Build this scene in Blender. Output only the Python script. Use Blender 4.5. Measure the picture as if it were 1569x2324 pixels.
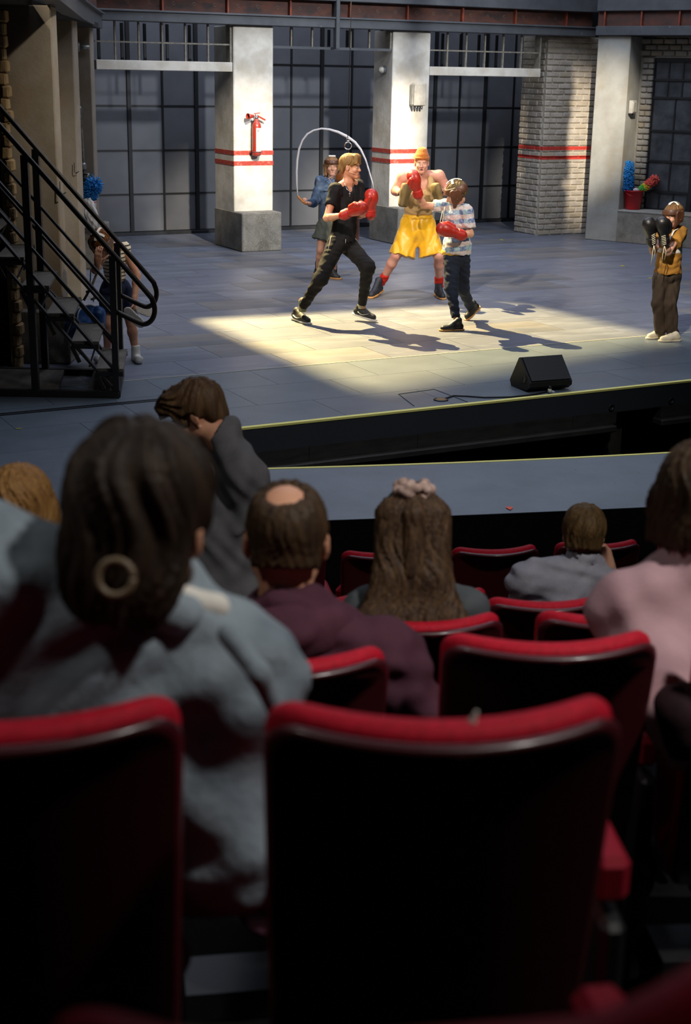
import bpy, bmesh, math, random
import numpy as np
from mathutils import Vector, Matrix
random.seed(7); rng = np.random.RandomState(7)
for o in list(bpy.data.objects): bpy.data.objects.remove(o)
SC = bpy.context.scene
COL = SC.collection

# ------------------------------------------------------------------ camera
F = 3200.0; PITCH = math.radians(17.3); ROLL = 0.018; H = 2.55     # focal length in px of the 1569x2324 frame
cp, sp = math.cos(PITCH), math.sin(PITCH)
V3 = lambda *a: np.array(a, float)
fw = V3(0, cp, -sp); up0 = V3(0, sp, cp); rt0 = V3(1, 0, 0)
rt = math.cos(ROLL)*rt0 + math.sin(ROLL)*up0
up = -math.sin(ROLL)*rt0 + math.cos(ROLL)*up0
EYE = V3(0, 0, H)
cam = bpy.data.objects.new('camera', bpy.data.cameras.new('camera')); COL.objects.link(cam)
cam.matrix_world = Matrix(((rt[0], up[0], -fw[0], 0), (rt[1], up[1], -fw[1], 0), (rt[2], up[2], -fw[2], H), (0, 0, 0, 1)))
cam.data.sensor_fit = 'VERTICAL'; cam.data.sensor_height = 36.0; cam.data.lens = 36.0*F/2324
cam.data.clip_start = 0.05; cam.data.clip_end = 200
cam.data.dof.use_dof = True; cam.data.dof.focus_distance = 13.5; cam.data.dof.aperture_fstop = 4.0
SC.camera = cam
def ray(x, y): return fw + (x-784.5)/F*rt - (y-1162)/F*up
def gnd(x, y, z=0.0):
    d = ray(x, y); return EYE + (z-H)/d[2]*d
def atY(x, y, Y):
    d = ray(x, y); return EYE + d*(Y/d[1])
def atZ(x, y, zc): return EYE + ray(x, y)*zc

# ------------------------------------------------------------------ world, lights, exposure
W = bpy.data.worlds.new('house_dark'); SC.world = W; W.use_nodes = True
W.node_tree.nodes['Background'].inputs[0].default_value = (0.55, 0.65, 0.85, 1)
W.node_tree.nodes['Background'].inputs[1].default_value = 0.004
SC.view_settings.view_transform = 'Standard'; SC.view_settings.look = 'None'
SC.view_settings.exposure = 0.0; SC.view_settings.gamma = 1.0; SC.view_settings.use_curve_mapping = False
def look(o, tgt):
    d = Vector(tgt) - o.location; o.rotation_euler = d.to_track_quat('-Z', 'Y').to_euler()
def spot(name, loc, tgt, power, col, deg, blend=0.5, r=0.08):
    l = bpy.data.lights.new(name, 'SPOT'); o = bpy.data.objects.new(name, l); COL.objects.link(o)
    o.location = loc; look(o, tgt); l.energy = power; l.color = col; l.spot_size = math.radians(deg); l.spot_blend = blend; l.shadow_soft_size = r
    return o
def area(name, loc, tgt, power, col, sx, sy):
    l = bpy.data.lights.new(name, 'AREA'); o = bpy.data.objects.new(name, l); COL.objects.link(o)
    o.location = loc; look(o, tgt); l.energy = power; l.color = col; l.shape = 'RECTANGLE'; l.size = sx; l.size_y = sy
    return o
WARM = (1.0, 0.80, 0.46); WHITE = (1.0, 0.90, 0.76); COOL = (0.72, 0.80, 1.0)
# profile lantern hung up-stage left: gives the warm rectangle on the floor, cut by its four shutters (built below)
KEY_POS = V3(-2.7, 18.9, 6.6)
spot('key_profile_light', KEY_POS, (0.86, 14.5, 0), 19000, (1.0, 0.77, 0.34), 46, 0.1, 0.016)
# front of house lanterns, high on the bridge over the audience
spot('front_light_a', (-5.0, 7.0, 7.5), (0.3, 16.2, 1.3), 6500, WHITE, 20, 1.0, 0.15)
spot('front_light_b', (6.0, 8.5, 7.5), (0.9, 16.2, 1.3), 4200, WHITE, 22, 1.0, 0.15)
spot('front_light_right', (0.5, 7.5, 7.0), (3.4, 14.6, 1.1), 5200, WHITE, 17, 1.0, 0.15)
spot('front_light_left', (2.5, 8.5, 6.8), (-2.6, 14.5, 1.3), 2600, WHITE, 28, 1.0, 0.15)
# pools on the pillars of the set
spot('pillar_light_a', (1.2, 13.0, 6.5), (-1.4, 21.1, 1.6), 7200, WHITE, 12.5, 1.0, 0.1)
spot('pillar_light_b', (4.2, 14.0, 6.5), (0.95, 22.4, 1.6), 12000, WHITE, 12, 1.0, 0.1)
spot('brick_light', (3.2, 14.5, 6.2), (3.75, 24.2, 1.5), 9500, WHITE, 14, 1.0, 0.02)
spot('set_wash', (6.5, 9.0, 7.5), (-0.2, 22.6, 1.9), 6200, (0.88, 0.93, 1.0), 31, 0.9, 0.3)
# cool wash from the lighting bars over the stage
area('stage_wash_upstage', (1.2, 19.5, 7.5), (1.2, 20.5, 0), 480, COOL, 8, 3)
area('stage_wash_downstage', (0.4, 13.0, 7.5), (0.3, 13.8, 0), 230, COOL, 8, 3)
# added overhead fill for the stalls and the walkway, from no known lamps
spot('stalls_fill', (2.7, 1.3, 6.4), (0.4, 3.3, 1.2), 1050, (1.0, 0.97, 0.92), 56, 1.0, 0.25)
spot('stalls_fill_left', (-3.2, 1.8, 6.4), (-0.4, 3.0, 1.4), 210, (1.0, 0.97, 0.92), 50, 1.0, 0.25)
spot('walkway_fill', (2.5, 5.5, 7.0), (0.9, 9.6, -0.1), 800, (0.9, 0.95, 1.0), 52, 1.0, 0.3)

# ------------------------------------------------------------------ object helpers
def link(o, parent=None):
    COL.objects.link(o)
    if parent is not None: o.parent = parent
    return o
def tag(o, label=None, cat=None, group=None, kind=None):
    if label: o['label'] = label
    if cat: o['category'] = cat
    if group: o['group'] = group
    if kind: o['kind'] = kind
    return o
def thing(name, label, cat, loc=(0, 0, 0), rz=0.0, group=None, kind=None):
    o = bpy.data.objects.new(name, None); o.empty_display_size = 0.1
    o.location = loc; o.rotation_euler = (0, 0, rz); link(o)
    return tag(o, label, cat, group, kind)
def meshobj(name, verts, faces, mat, parent=None, smooth=False, origin=None):
    me = bpy.data.meshes.new(name)
    if isinstance(verts, np.ndarray): verts = verts.tolist()
    if isinstance(faces, np.ndarray): faces = faces.tolist()
    me.from_pydata(verts, [], faces); me.update()
    if smooth: me.polygons.foreach_set('use_smooth', [True]*len(me.polygons))
    if mat is not None: me.materials.append(mat)
    o = bpy.data.objects.new(name, me); return link(o, parent)
class MB:
    """collects shapes for ONE mesh"""
    def __init__(s): s.v = []; s.f = []
    def add(s, vs, fs):
        n = len(s.v); s.v += [tuple(map(float, p)) for p in vs]; s.f += [[i+n for i in f] for f in fs]; return s
    def box(s, c, size, R=None, taper=1.0):
        hx, hy, hz = size[0]/2, size[1]/2, size[2]/2; P = []
        for z in (-1, 1):
            t = taper if z > 0 else 1
            for x, y in ((-1, -1), (1, -1), (1, 1), (-1, 1)):
                p = V3(x*hx*t, y*hy*t, z*hz); P.append((R @ p if R is not None else p) + np.array(c, float))
        return s.add(P, [[3, 2, 1, 0], [4, 5, 6, 7], [0, 1, 5, 4], [1, 2, 6, 5], [2, 3, 7, 6], [3, 0, 4, 7]])
    def b2(s, p0, p1):
        p0, p1 = np.array(p0, float), np.array(p1, float); return s.box((p0+p1)/2, np.abs(p1-p0))
    def rbox(s, c, size, bev=0.01, R=None):
        """box with chamfered edges, 44 triangles"""
        h = np.array(size, float)/2; b = min(bev, h.min()*0.95); bm = bmesh.new()
        bmesh.ops.create_cube(bm, size=1); bmesh.ops.scale(bm, vec=Vector(size), verts=bm.verts)
        bmesh.ops.bevel(bm, geom=bm.edges[:], offset=b, segments=1, profile=0.5, affect='EDGES')
        bm.verts.index_update(); P = [V3(*v.co) for v in bm.verts]
        if R is not None: P = [R @ p for p in P]
        P = [p+np.array(c, float) for p in P]; Fs = [[v.index for v in f.verts] for f in bm.faces]; bm.free()
        return s.add(P, Fs)
    def tube(s, pts, r, n=8, cap=True, flat=None):
        pts = [np.array(p, float) for p in pts]; rs = r if hasattr(r, '__len__') else [r]*len(pts)
        prev = None; rings = []
        for i, p in enumerate(pts):
            t = pts[min(i+1, len(pts)-1)] - pts[max(i-1, 0)]; t = t/(np.linalg.norm(t)+1e-12)
            if prev is None:
                a = V3(0, 0, 1) if abs(t[2]) < 0.9 else V3(1, 0, 0); x = np.cross(a, t)
            else: x = prev - t*(prev @ t)
            x /= np.linalg.norm(x)+1e-12; y = np.cross(t, x); prev = x
            k = flat or 1.0
            rings.append([p + rs[i]*(math.cos(2*math.pi*j/n)*x + k*math.sin(2*math.pi*j/n)*y) for j in range(n)])
        vs = [q for rg in rings for q in rg]; fs = []
        for i in range(len(pts)-1):
            for j in range(n): fs.append([i*n+j, i*n+(j+1) % n, (i+1)*n+(j+1) % n, (i+1)*n+j])
        if cap: fs += [list(range(n))[::-1], [(len(pts)-1)*n+j for j in range(n)]]
        return s.add(vs, fs)
    def bar(s, a, b, w, d=None, upv=(0, 0, 1)):
        a, b = np.array(a, float), np.array(b, float); t = b-a; L = np.linalg.norm(t); t /= L
        uv = np.array(upv, float)
        if abs(t @ uv) > 0.95: uv = V3(0, 1, 0)
        x = np.cross(uv, t); x /= np.linalg.norm(x); y = np.cross(t, x)
        return s.box((a+b)/2, (w, d or w, L), np.stack([x, y, t], 1))
    def lathe(s, prof, n=16, c=(0, 0, 0), R=None):
        vs = []; fs = []; c = np.array(c, float)
        for r, z in prof:
            for j in range(n):
                p = V3(r*math.cos(2*math.pi*j/n), r*math.sin(2*math.pi*j/n), z); vs.append((R @ p if R is not None else p)+c)
        for i in range(len(prof)-1):
            for j in range(n): fs.append([i*n+j, i*n+(j+1) % n, (i+1)*n+(j+1) % n, (i+1)*n+j])
        fs += [list(range(n))[::-1], [(len(prof)-1)*n+j for j in range(n)]]
        return s.add(vs, fs)
    def ico(s, c, r, sub=1):
        bm = bmesh.new(); bmesh.ops.create_icosphere(bm, subdivisions=sub, radius=1); bm.verts.index_update()
        rr = np.array(r if hasattr(r, '__len__') else (r, r, r), float)
        P = [V3(*v.co)*rr+np.array(c, float) for v in bm.verts]; Fs = [[v.index for v in f.verts] for f in bm.faces]; bm.free()
        return s.add(P, Fs)
    def poly(s, pts2, z0, z1):
        n = len(pts2); vs = [(x, y, z0) for x, y in pts2]+[(x, y, z1) for x, y in pts2]
        fs = [list(range(n))[::-1], [n+i for i in range(n)]]+[[i, (i+1) % n, n+(i+1) % n, n+i] for i in range(n)]
        return s.add(vs, fs)
    def build(s, name, mat, parent=None, smooth=False, off=None):
        v = s.v if off is None else [(p[0]-off[0], p[1]-off[1], p[2]-off[2]) for p in s.v]
        return meshobj(name, v, s.f, mat, parent, smooth)
def catmull(P, n=6):
    P = [np.array(p, float) for p in P]; Q = [2*P[0]-P[1]]+P+[2*P[-1]-P[-2]]; o = []
    for i in range(1, len(Q)-2):
        a, b, c, d = Q[i-1:i+3]
        for t in np.arange(n)/n: o.append(0.5*(2*b+(c-a)*t+(2*a-5*b+4*c-d)*t*t+(3*b-a-3*c+d)*t**3))
    return o+[P[-1]]
def rz3(a): c, s_ = math.cos(a), math.sin(a); return np.array([[c, -s_, 0], [s_, c, 0], [0, 0, 1.0]])
def rx3(a): c, s_ = math.cos(a), math.sin(a); return np.array([[1, 0, 0], [0, c, -s_], [0, s_, c]])
def ry3(a): c, s_ = math.cos(a), math.sin(a); return np.array([[c, 0, s_], [0, 1, 0], [-s_, 0, c]])

# ------------------------------------------------------------------ materials
def srgb(h):
    h = h.lstrip('#'); c = [int(h[i:i+2], 16)/255 for i in (0, 2, 4)]
    return tuple((x/12.92 if x <= 0.04045 else ((x+0.055)/1.055)**2.4) for x in c)+(1,)
MATS = {}
def mat(name, col, rough=0.6, metal=0.0, col2=None, scale=4.0, stretch=(1, 1, 1), detail=4.0, lo=0.35, hi=0.65, bump=0.0, bscale=None,
        speck=None, speck_scale=60, speck_lo=0.62, coat=0.0, sheen=0.0, spec=0.5, coords='Object', col3=None, scale3=None):
    if name in MATS: return MATS[name]
    m = bpy.data.materials.new(name); m.use_nodes = True; N = m.node_tree.nodes; L = m.node_tree.links
    b = N['Principled BSDF']; c1 = srgb(col) if isinstance(col, str) else col
    b.inputs['Base Color'].default_value = c1; b.inputs['Roughness'].default_value = rough; b.inputs['Metallic'].default_value = metal
    b.inputs['Specular IOR Level'].default_value = spec; b.inputs['Coat Weight'].default_value = coat; b.inputs['Sheen Weight'].default_value = sheen
    b.inputs['Coat Roughness'].default_value = 0.15
    tc = N.new('ShaderNodeTexCoord'); mp = N.new('ShaderNodeMapping'); mp.inputs['Scale'].default_value = stretch
    L.new(tc.outputs[coords], mp.inputs[0])
    def noise(sc, det=detail, rg=0.6):
        n = N.new('ShaderNodeTexNoise'); n.inputs['Scale'].default_value = sc; n.inputs['Detail'].default_value = det; n.inputs['Roughness'].default_value = rg
        L.new(mp.outputs[0], n.inputs['Vector']); return n
    def mixin(prev, colr, fac):
        mx = N.new('ShaderNodeMix'); mx.data_type = 'RGBA'; L.new(fac, mx.inputs[0])
        if isinstance(prev, tuple): mx.inputs[6].default_value = prev
        else: L.new(prev, mx.inputs[6])
        mx.inputs[7].default_value = srgb(colr) if isinstance(colr, str) else colr
        return mx.outputs[2]
    def ramp(sock, a, c):
        r = N.new('ShaderNodeValToRGB'); r.color_ramp.elements[0].position = a; r.color_ramp.elements[1].position = c; L.new(sock, r.inputs[0]); return r.outputs[0]
    cur = c1
    if col2 is not None: cur = mixin(cur, col2, ramp(noise(scale).outputs[0], lo, hi))
    if col3 is not None: cur = mixin(cur, col3, ramp(noise(scale3 or scale*0.3, 3).outputs[0], 0.52, 0.7))
    if speck is not None: cur = mixin(cur, speck, ramp(noise(speck_scale, 1).outputs[0], speck_lo, speck_lo+0.04))
    if not isinstance(cur, tuple): L.new(cur, b.inputs['Base Color'])
    if bump:
        bp = N.new('ShaderNodeBump'); bp.inputs['Strength'].default_value = bump; bp.inputs['Distance'].default_value = 0.02
        L.new(noise(bscale or scale*3).outputs[0], bp.inputs['Height']); L.new(bp.outputs[0], b.inputs['Normal'])
    m['bsdf'] = 1; MATS[name] = m; return m
def emit_free(): pass

# ------------------------------------------------------------------ materials of the place
M_FLOOR = mat('floor_paint_blue', '#686c78', 0.42, col2='#9499a6', scale=1.3, stretch=(1, 3.2, 1), detail=7, lo=0.42, hi=0.78, col3='#575c69', scale3=0.7, bump=0.03, bscale=40)
M_FLOOR2 = mat('floor_paint_blue_worn', '#6e7280', 0.38, col2='#b9bcc6', scale=1.1, stretch=(0.8, 3.4, 1), detail=9, lo=0.54, hi=0.74, col3='#595e6c', scale3=0.9, bump=0.03, bscale=40)
M_FLOOR3 = mat('floor_paint_blue_dull', '#6b6867', 0.48, col2='#858791', scale=1.7, stretch=(1, 2.5, 1), detail=7, lo=0.4, hi=0.8, col3='#50555f', scale3=0.8, bump=0.03, bscale=40)
M_APRON = mat('floor_paint_apron', '#5a636c', 0.4, col2='#66707a', scale=2.2, detail=6, speck='#1b1e22', speck_scale=45, speck_lo=0.72, bump=0.02, bscale=50)
M_WALK = mat('floor_paint_walkway', '#565f6a', 0.5, col2='#636c77', scale=2.0, detail=6, speck='#15171a', speck_scale=38, speck_lo=0.73)
M_GAP = mat('floor_joint_dark', '#2c2f35', 0.8)
M_BLACK = mat('matt_black', '#050505', 0.9, col2='#090909', scale=6, spec=0.1)
M_FASCIA = mat('fascia_black_scuffed', '#2a2725', 0.55, col2='#383431', scale=5, stretch=(1, 1, 4), speck='#3a3836', speck_scale=26, speck_lo=0.71)
M_YELLOW = mat('yellow_edge_paint', '#f0e684', 0.7)
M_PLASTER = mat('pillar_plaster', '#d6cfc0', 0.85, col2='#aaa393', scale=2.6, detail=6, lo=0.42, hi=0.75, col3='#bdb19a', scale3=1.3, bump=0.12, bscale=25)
M_CONC = mat('rough_concrete', '#8e887c', 0.9, col2='#6b665b', scale=5, detail=8, speck='#b0aa9c', speck_scale=120, speck_lo=0.63, bump=0.35, bscale=60)
M_CONC2 = mat('painted_concrete_grey', '#a3a197', 0.88, col2='#807c70', scale=1.6, detail=7, lo=0.4, hi=0.75, col3='#8d8065', scale3=0.9, bump=0.12, bscale=30)
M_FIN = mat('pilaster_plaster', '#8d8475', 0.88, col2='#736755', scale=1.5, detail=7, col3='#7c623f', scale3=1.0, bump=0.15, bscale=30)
M_STRIPE = mat('red_stripe_paint', '#a83a2b', 0.8, col2='#c98873', scale=22, detail=8, lo=0.52, hi=0.78)
M_STEEL = mat('painted_steel_blue_grey', '#414346', 0.55, col2='#505254', scale=3, detail=6, speck='#73777a', speck_scale=9, speck_lo=0.75)
M_STEELD = mat('steel_dark', '#1a1c1e', 0.5, col2='#26282a', scale=8)
M_BAR = mat('transom_bar_paint', '#6d675a', 0.7, col2='#8b8474', scale=20)
M_RUST = mat('rusty_plate', '#3f2b25', 0.75, col2='#5d3424', scale=4, stretch=(1, 1, 2), detail=7, col3='#2e2522', scale3=3, bump=0.1)
M_RUSTRED = mat('red_lead_rib', '#8a3d22', 0.65, col2='#6a2f1d', scale=10)
M_RING = mat('bolt_ring', '#6a5a50', 0.5)
M_PANE = mat('dusty_glass_pane', '#58595c', 0.5, col2='#626366', scale=1.4, detail=5, col3='#6a6a6c', scale3=0.8, spec=0.35)
M_PANE2 = mat('dirty_glass_pane', '#26292c', 0.4, col2='#4a4d50', scale=3.5, detail=6)
M_MULL = mat('mullion_black', '#121314', 0.5)
M_BRASS = mat('stair_rail_steel', '#2a2621', 0.35, metal=0.7, col2='#3a342b', scale=10)
M_STAIR = mat('stair_steel', '#1b1a19', 0.5, col2='#262321', scale=7)
M_TREAD = mat('stair_tread', '#6b6255', 0.65, col2='#4b463d', scale=4, stretch=(3, 0.7, 1), detail=6, speck='#8d8470', speck_scale=40, speck_lo=0.74)
M_WALLDK = mat('masking_black', '#0a0b0d', 0.9)
M_GREYBOX = mat('painted_metal_box', '#b8b3a6', 0.6, col2='#a09a8c', scale=9)
M_CHROME = mat('chrome', '#c8c8c8', 0.2, metal=1.0)

def brickmat(name, base, dark, warm):
    m = bpy.data.materials.new(name); m.use_nodes = True; N = m.node_tree.nodes; L = m.node_tree.links; b = N['Principled BSDF']
    b.inputs['Roughness'].default_value = 0.88
    g = N.new('ShaderNodeNewGeometry'); oi = N.new('ShaderNodeObjectInfo'); sx = N.new('ShaderNodeSeparateXYZ'); L.new(g.outputs['Position'], sx.inputs[0])
    n = N.new('ShaderNodeTexNoise'); n.inputs['Scale'].default_value = 7; n.inputs['Detail'].default_value = 6; L.new(g.outputs['Position'], n.inputs['Vector'])
    def mix(f, a, c):
        x = N.new('ShaderNodeMix'); x.data_type = 'RGBA'
        if isinstance(f, float): x.inputs[0].default_value = f
        else: L.new(f, x.inputs[0])
        for i, s in ((6, a), (7, c)):
            if isinstance(s, tuple): x.inputs[i].default_value = s
            else: L.new(s, x.inputs[i])
        return x.outputs[2]
    r = N.new('ShaderNodeValToRGB'); r.color_ramp.elements[0].position = 0.4; r.color_ramp.elements[1].position = 0.72; L.new(n.outputs[0], r.inputs[0])
    c = mix(r.outputs[0], srgb(base), srgb(dark))
    pw = N.new('ShaderNodeMath'); pw.operation = 'POWER'; pw.inputs[1].default_value = 2.5; L.new(oi.outputs['Random'], pw.inputs[0])
    c = mix(pw.outputs[0], c, srgb(warm))
    # two painted red bands at chest height
    def band(z0, z1):
        a = N.new('ShaderNodeMath'); a.operation = 'GREATER_THAN'; a.inputs[1].default_value = z0; L.new(sx.outputs['Z'], a.inputs[0])
        d = N.new('ShaderNodeMath'); d.operation = 'LESS_THAN'; d.inputs[1].default_value = z1; L.new(sx.outputs['Z'], d.inputs[0])
        e = N.new('ShaderNodeMath'); e.operation = 'MULTIPLY'; L.new(a.outputs[0], e.inputs[0]); L.new(d.outputs[0], e.inputs[1]); return e.outputs[0]
    mx = N.new('ShaderNodeMath'); mx.operation = 'ADD'; L.new(band(1.385, 1.445), mx.inputs[0]); L.new(band(1.235, 1.295), mx.inputs[1])
    if name == 'brick_whitewashed' or name == 'mortar_whitewashed': c = mix(mx.outputs[0], c, srgb('#b23427'))
    L.new(c, b.inputs['Base Color'])
    bp = N.new('ShaderNodeBump'); bp.inputs['Strength'].default_value = 0.3; bp.inputs['Distance'].default_value = 0.02
    n2 = N.new('ShaderNodeTexNoise'); n2.inputs['Scale'].default_value = 45; L.new(g.outputs['Position'], n2.inputs['Vector']); L.new(n2.outputs[0], bp.inputs['Height']); L.new(bp.outputs[0], b.inputs['Normal'])
    return m
M_BRICK = brickmat('brick_whitewashed', '#b4aa9a', '#9b9183', '#a79a84')
M_MORT = brickmat('mortar_whitewashed', '#bdb3a1', '#a79d8c', '#b0a58f')
M_BRICKR = brickmat('brick_grey', '#87837a', '#746f65', '#857a66')
M_BRICKO = brickmat('brick_ochre', '#a98a5d', '#7d6542', '#b5986b')

# ------------------------------------------------------------------ frame of the set (turned against the camera)
TH = math.radians(28.1); SO = V3(-3.97, 22.71, 0); SU = V3(math.cos(TH), math.sin(TH), 0); SN = V3(math.sin(TH), -math.cos(TH), 0)
def S(a, b, z=0): return SO + SU*a + SN*b + V3(0, 0, z)
def setthing(name, label, cat, a0, b0, kind=None, group=None, z0=0):
    t = thing(name, label, cat, S(a0, b0, z0), TH, group, kind); t['_a'] = a0; t['_b'] = b0; t['_z'] = z0; return t
def sb(mb, t, a0, a1, b0, b1, z0, z1, bev=0):
    x0, x1, y0, y1 = a0-t['_a'], a1-t['_a'], -(b1-t['_b']), -(b0-t['_b']); z0 -= t['_z']; z1 -= t['_z']
    if bev: return mb.rbox(((x0+x1)/2, (y0+y1)/2, (z0+z1)/2), (x1-x0, y1-y0, z1-z0), bev)
    return mb.b2((x0, y0, z0), (x1, y1, z1))
def sbox(name, t, m, a0, a1, b0, b1, z0, z1, bev=0, parent=None):
    return sb(MB(), t, a0, a1, b0, b1, z0, z1, bev).build(name, m, parent or t)

# ------------------------------------------------------------------ stage floor
fl = setthing('floor', 'blue grey stage floor of large worn panels', None, 0, 0, 'structure')
sbox('floor_base', fl, M_GAP, -6.5, 11.5, -1.2, 12.5, -0.20, -0.012)
PW, PD = 0.98, 0.625
pm = [MB().box((0, 0, -0.006), (PW-0.005, PD-0.005, 0.012)).build('floor_panel', m_) for m_ in (M_FLOOR, M_FLOOR2, M_FLOOR3)]
pme = [o.data for o in pm]
for o in pm: bpy.data.objects.remove(o)
for r in range(20):
    b = 10.55 - PD*(r+0.5)
    if b < -1.0: break
    off = 0.0 if r % 2 else PW/2
    for i in range(-6, 13):
        a = -0.17 + PW*(i+0.5) + off
        w = S(a, b)
        if not (-4.6 < w[0] < 6.6) or abs(w[0]) > 0.26*w[1]+1.6: continue
        o = bpy.data.objects.new('floor_panel', pme[rng.choice(3, p=[.4, .33, .27])]); link(o, fl); o.location = (a, -b, 0)
ap = setthing('floor_apron', 'plain grey stage apron in front of the long pale floor seam', None, 0, 11.5, 'structure')
apm = None
for r, (b0, b1) in enumerate(((10.57, 11.2), (11.2, 11.85), (11.85, 12.5))):
    for i in range(-8, 8):
        a0 = -2.15 + PW*i*1.0 + (0.49 if r == 1 else 0)
        w = S(a0, b0)
        if w[0] < -4.5 or w[0] > 6: continue
        if apm is None:
            apm = MB().box((0, 0, -0.006), (PW-0.004, 0.62, 0.012)).build('apron_panel', M_APRON); apd = apm.data; bpy.data.objects.remove(apm)
        o = bpy.data.objects.new('apron_panel', apd); link(o, ap); o.location = (a0+PW/2, -((b0+b1)/2-11.5), 0); o.scale = (1, (b1-b0-0.004)/0.62, 1)
sbox('seam_strip', ap, mat('seam_pale', '#a8a696', 0.6), -6, 8, 10.552, 10.568, -0.01, 0.003)
# yellow painted stage edge and black fascia with ledge, opening and post
fa = setthing('stage_fascia', 'black scuffed fascia board along the stage edge above the pit', 'fascia', 0, 12.5, 'structure')
sbox('yellow_edge', fa, M_YELLOW, -3.35, 6, 12.46, 12.505, -0.012, 0.004)
for k, (a0, a1) in enumerate(((-3.35, -2.5), (-2.5, -1.53), (-1.53, -0.0), (0.0, 0.47))):
    sbox('fascia_board', fa, M_FASCIA, a0+0.002, a1-0.002, 12.42, 12.5, -0.31, -0.014)
sbox('fascia_board', fa, M_FASCIA, 0.47, 0.95, 12.42, 12.5, -0.21, -0.014)
for k, (a0, a1) in enumerate(((0.95, 2.2), (2.2, 4.0))):
    sbox('fascia_board', fa, M_FASCIA, a0+0.002, a1-0.002, 12.42, 12.5, -0.31, -0.014)
sbox('ledge', fa, M_FASCIA, -3.35, 0.44, 12.42, 12.56, -0.372, -0.312, 0.012); sbox('ledge', fa, M_FASCIA, 0.93, 4.0, 12.42, 12.56, -0.372, -0.312, 0.012)
sbox('post', fa, mat('pit_post', '#2b2723', 0.6, col2='#3a342d', scale=6, stretch=(6, 6, 1)), 0.54, 0.68, 12.2, 12.34, -1.6, -0.2, 0.01)
for a_ in (0.40, 1.06):
    mb = MB(); mb.lathe([(0.022, -0.004), (0.03, 0.0), (0.03, 0.006), (0.02, 0.006), (0.02, 0.002)], 14, (a_, -0.006, -0.16), rx3(math.pi/2)); mb.build('bolt_recess', M_STEELD, fa, True)
pit = setthing('pit_floor', 'black floor of the pit between stage and walkway', None, 0, 13.6, 'structure'); sbox('pit_base', pit, M_BLACK, -3.6, 6, 12.3, 15.4, -1.7, -1.6)
sbox('pit_back_drape', pit, M_WALLDK, -3.4, 5, 11.7, 11.8, -1.6, -0.25)
# walkway (passerelle) round the pit
wk = thing('floor_walkway', 'grey curved walkway between the pit and the front row', None, (0, 9, 0), 0, None, 'structure')
def arc(p0, p1, bow, n=14):
    p0, p1 = np.array(p0, float), np.array(p1, float); d = p1-p0; nn = V3(-d[1], d[0])[:2] if False else np.array([-d[1], d[0]])/np.linalg.norm(d)
    return [p0+d*t+nn*bow*4*t*(1-t) for t in np.linspace(0, 1, n)]
cwf = arc((-1.05, 9.06), (4.6, 10.5), -0.16); cwn = arc((-3.2, 7.55), (4.2, 8.95), -0.12)
s1 = S(-3.35, 12.5)[:2]
poly = [tuple(p) for p in cwn] + [tuple(p) for p in cwf[::-1]] + [(s1[0], s1[1])] + [tuple(S(-8, 12.5)[:2]), (-6, 7.4)]
MB().poly(poly, -0.25, 0.0).build('walkway_deck', M_WALK, wk, off=(0, 9, 0))
mb = MB()
for i in range(len(cwf)-1):
    a, b = cwf[i], cwf[i+1]; d = (b-a)/np.linalg.norm(b-a); nn = np.array([-d[1], d[0]])*0.022
    mb.add([(*(a-nn), -0.02), (*(b-nn), -0.02), (*(b+nn*0.2), -0.02), (*(a+nn*0.2), -0.02), (*(a-nn), 0.004), (*(b-nn), 0.004), (*(b+nn*0.2), 0.004), (*(a+nn*0.2), 0.004)],
           [[3, 2, 1, 0], [4, 5, 6, 7], [0, 1, 5, 4], [1, 2, 6, 5], [2, 3, 7, 6], [3, 0, 4, 7]])
mb.build('yellow_edge', M_YELLOW, wk, off=(0, 9, 0))
def ribbon(pts, z0, z1, th):
    m = MB()
    for i in range(len(pts)-1):
        a, b = np.array(pts[i]), np.array(pts[i+1]); d = (b-a)/np.linalg.norm(b-a); nn = np.array([-d[1], d[0]])*th/2
        m.add([(*(a-nn), z0), (*(b-nn), z0), (*(b+nn), z0), (*(a+nn), z0), (*(a-nn), z1), (*(b-nn), z1), (*(b+nn), z1), (*(a+nn), z1)],
              [[3, 2, 1, 0], [4, 5, 6, 7], [0, 1, 5, 4], [1, 2, 6, 5], [2, 3, 7, 6], [3, 0, 4, 7]])
    return m
ribbon([p+np.array([0.0, 0.01]) for p in cwn], -1.4, -0.002, 0.03).build('walkway_front', M_BLACK, wk, off=(0, 9, 0))
ribbon(cwf, -1.4, -0.03, 0.03).build('walkway_pit_wall', M_BLACK, wk, off=(0, 9, 0))
tk = setthing('floor_track', 'narrow steel track let into the floor in front of the stair', None, -4, 11.35, 'structure')
for db in (0, 0.05): sbox('track_rail', tk, mat('track_dark', '#22242a', 0.4, metal=0.4), -6.5, -3.0, 11.32+db, 11.345+db, -0.01, 0.004)
# little marks on the floors
def mark(name, px, m, pts, label, cat):
    c = gnd(*px); mb = MB().poly([(p[0], p[1]) for p in pts], 0.004, 0.006); o = mb.build(name, m); o.location = c; return tag(o, label, cat)
M_TAPEY = mat('yellow_tape', '#d5c23a', 0.6)
sq = lambda w, d, a=0.4: [tuple((rz3(a) @ V3(x, y, 0))[:2]) for x, y in ((-w, -d), (w, -d), (w, d), (-w, d))]
mark('tape_mark', (1414, 604), M_TAPEY, sq(0.025, 0.03), 'small yellow tape mark on the floor nearest the red bucket', 'tape')
mark('tape_mark', (1476, 632), M_TAPEY, sq(0.02, 0.02), 'small yellow tape mark on the floor left of the boy with black gloves', 'tape')
mark('tape_mark', (1139, 545), M_TAPEY, sq(0.02, 0.04), 'small yellow tape mark on the floor before the brick pillar', 'tape')
mark('tape_mark', (1178, 841), M_TAPEY, sq(0.012, 0.015), 'tiny yellow tape mark on the stage apron behind the floor monitor', 'tape')
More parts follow.
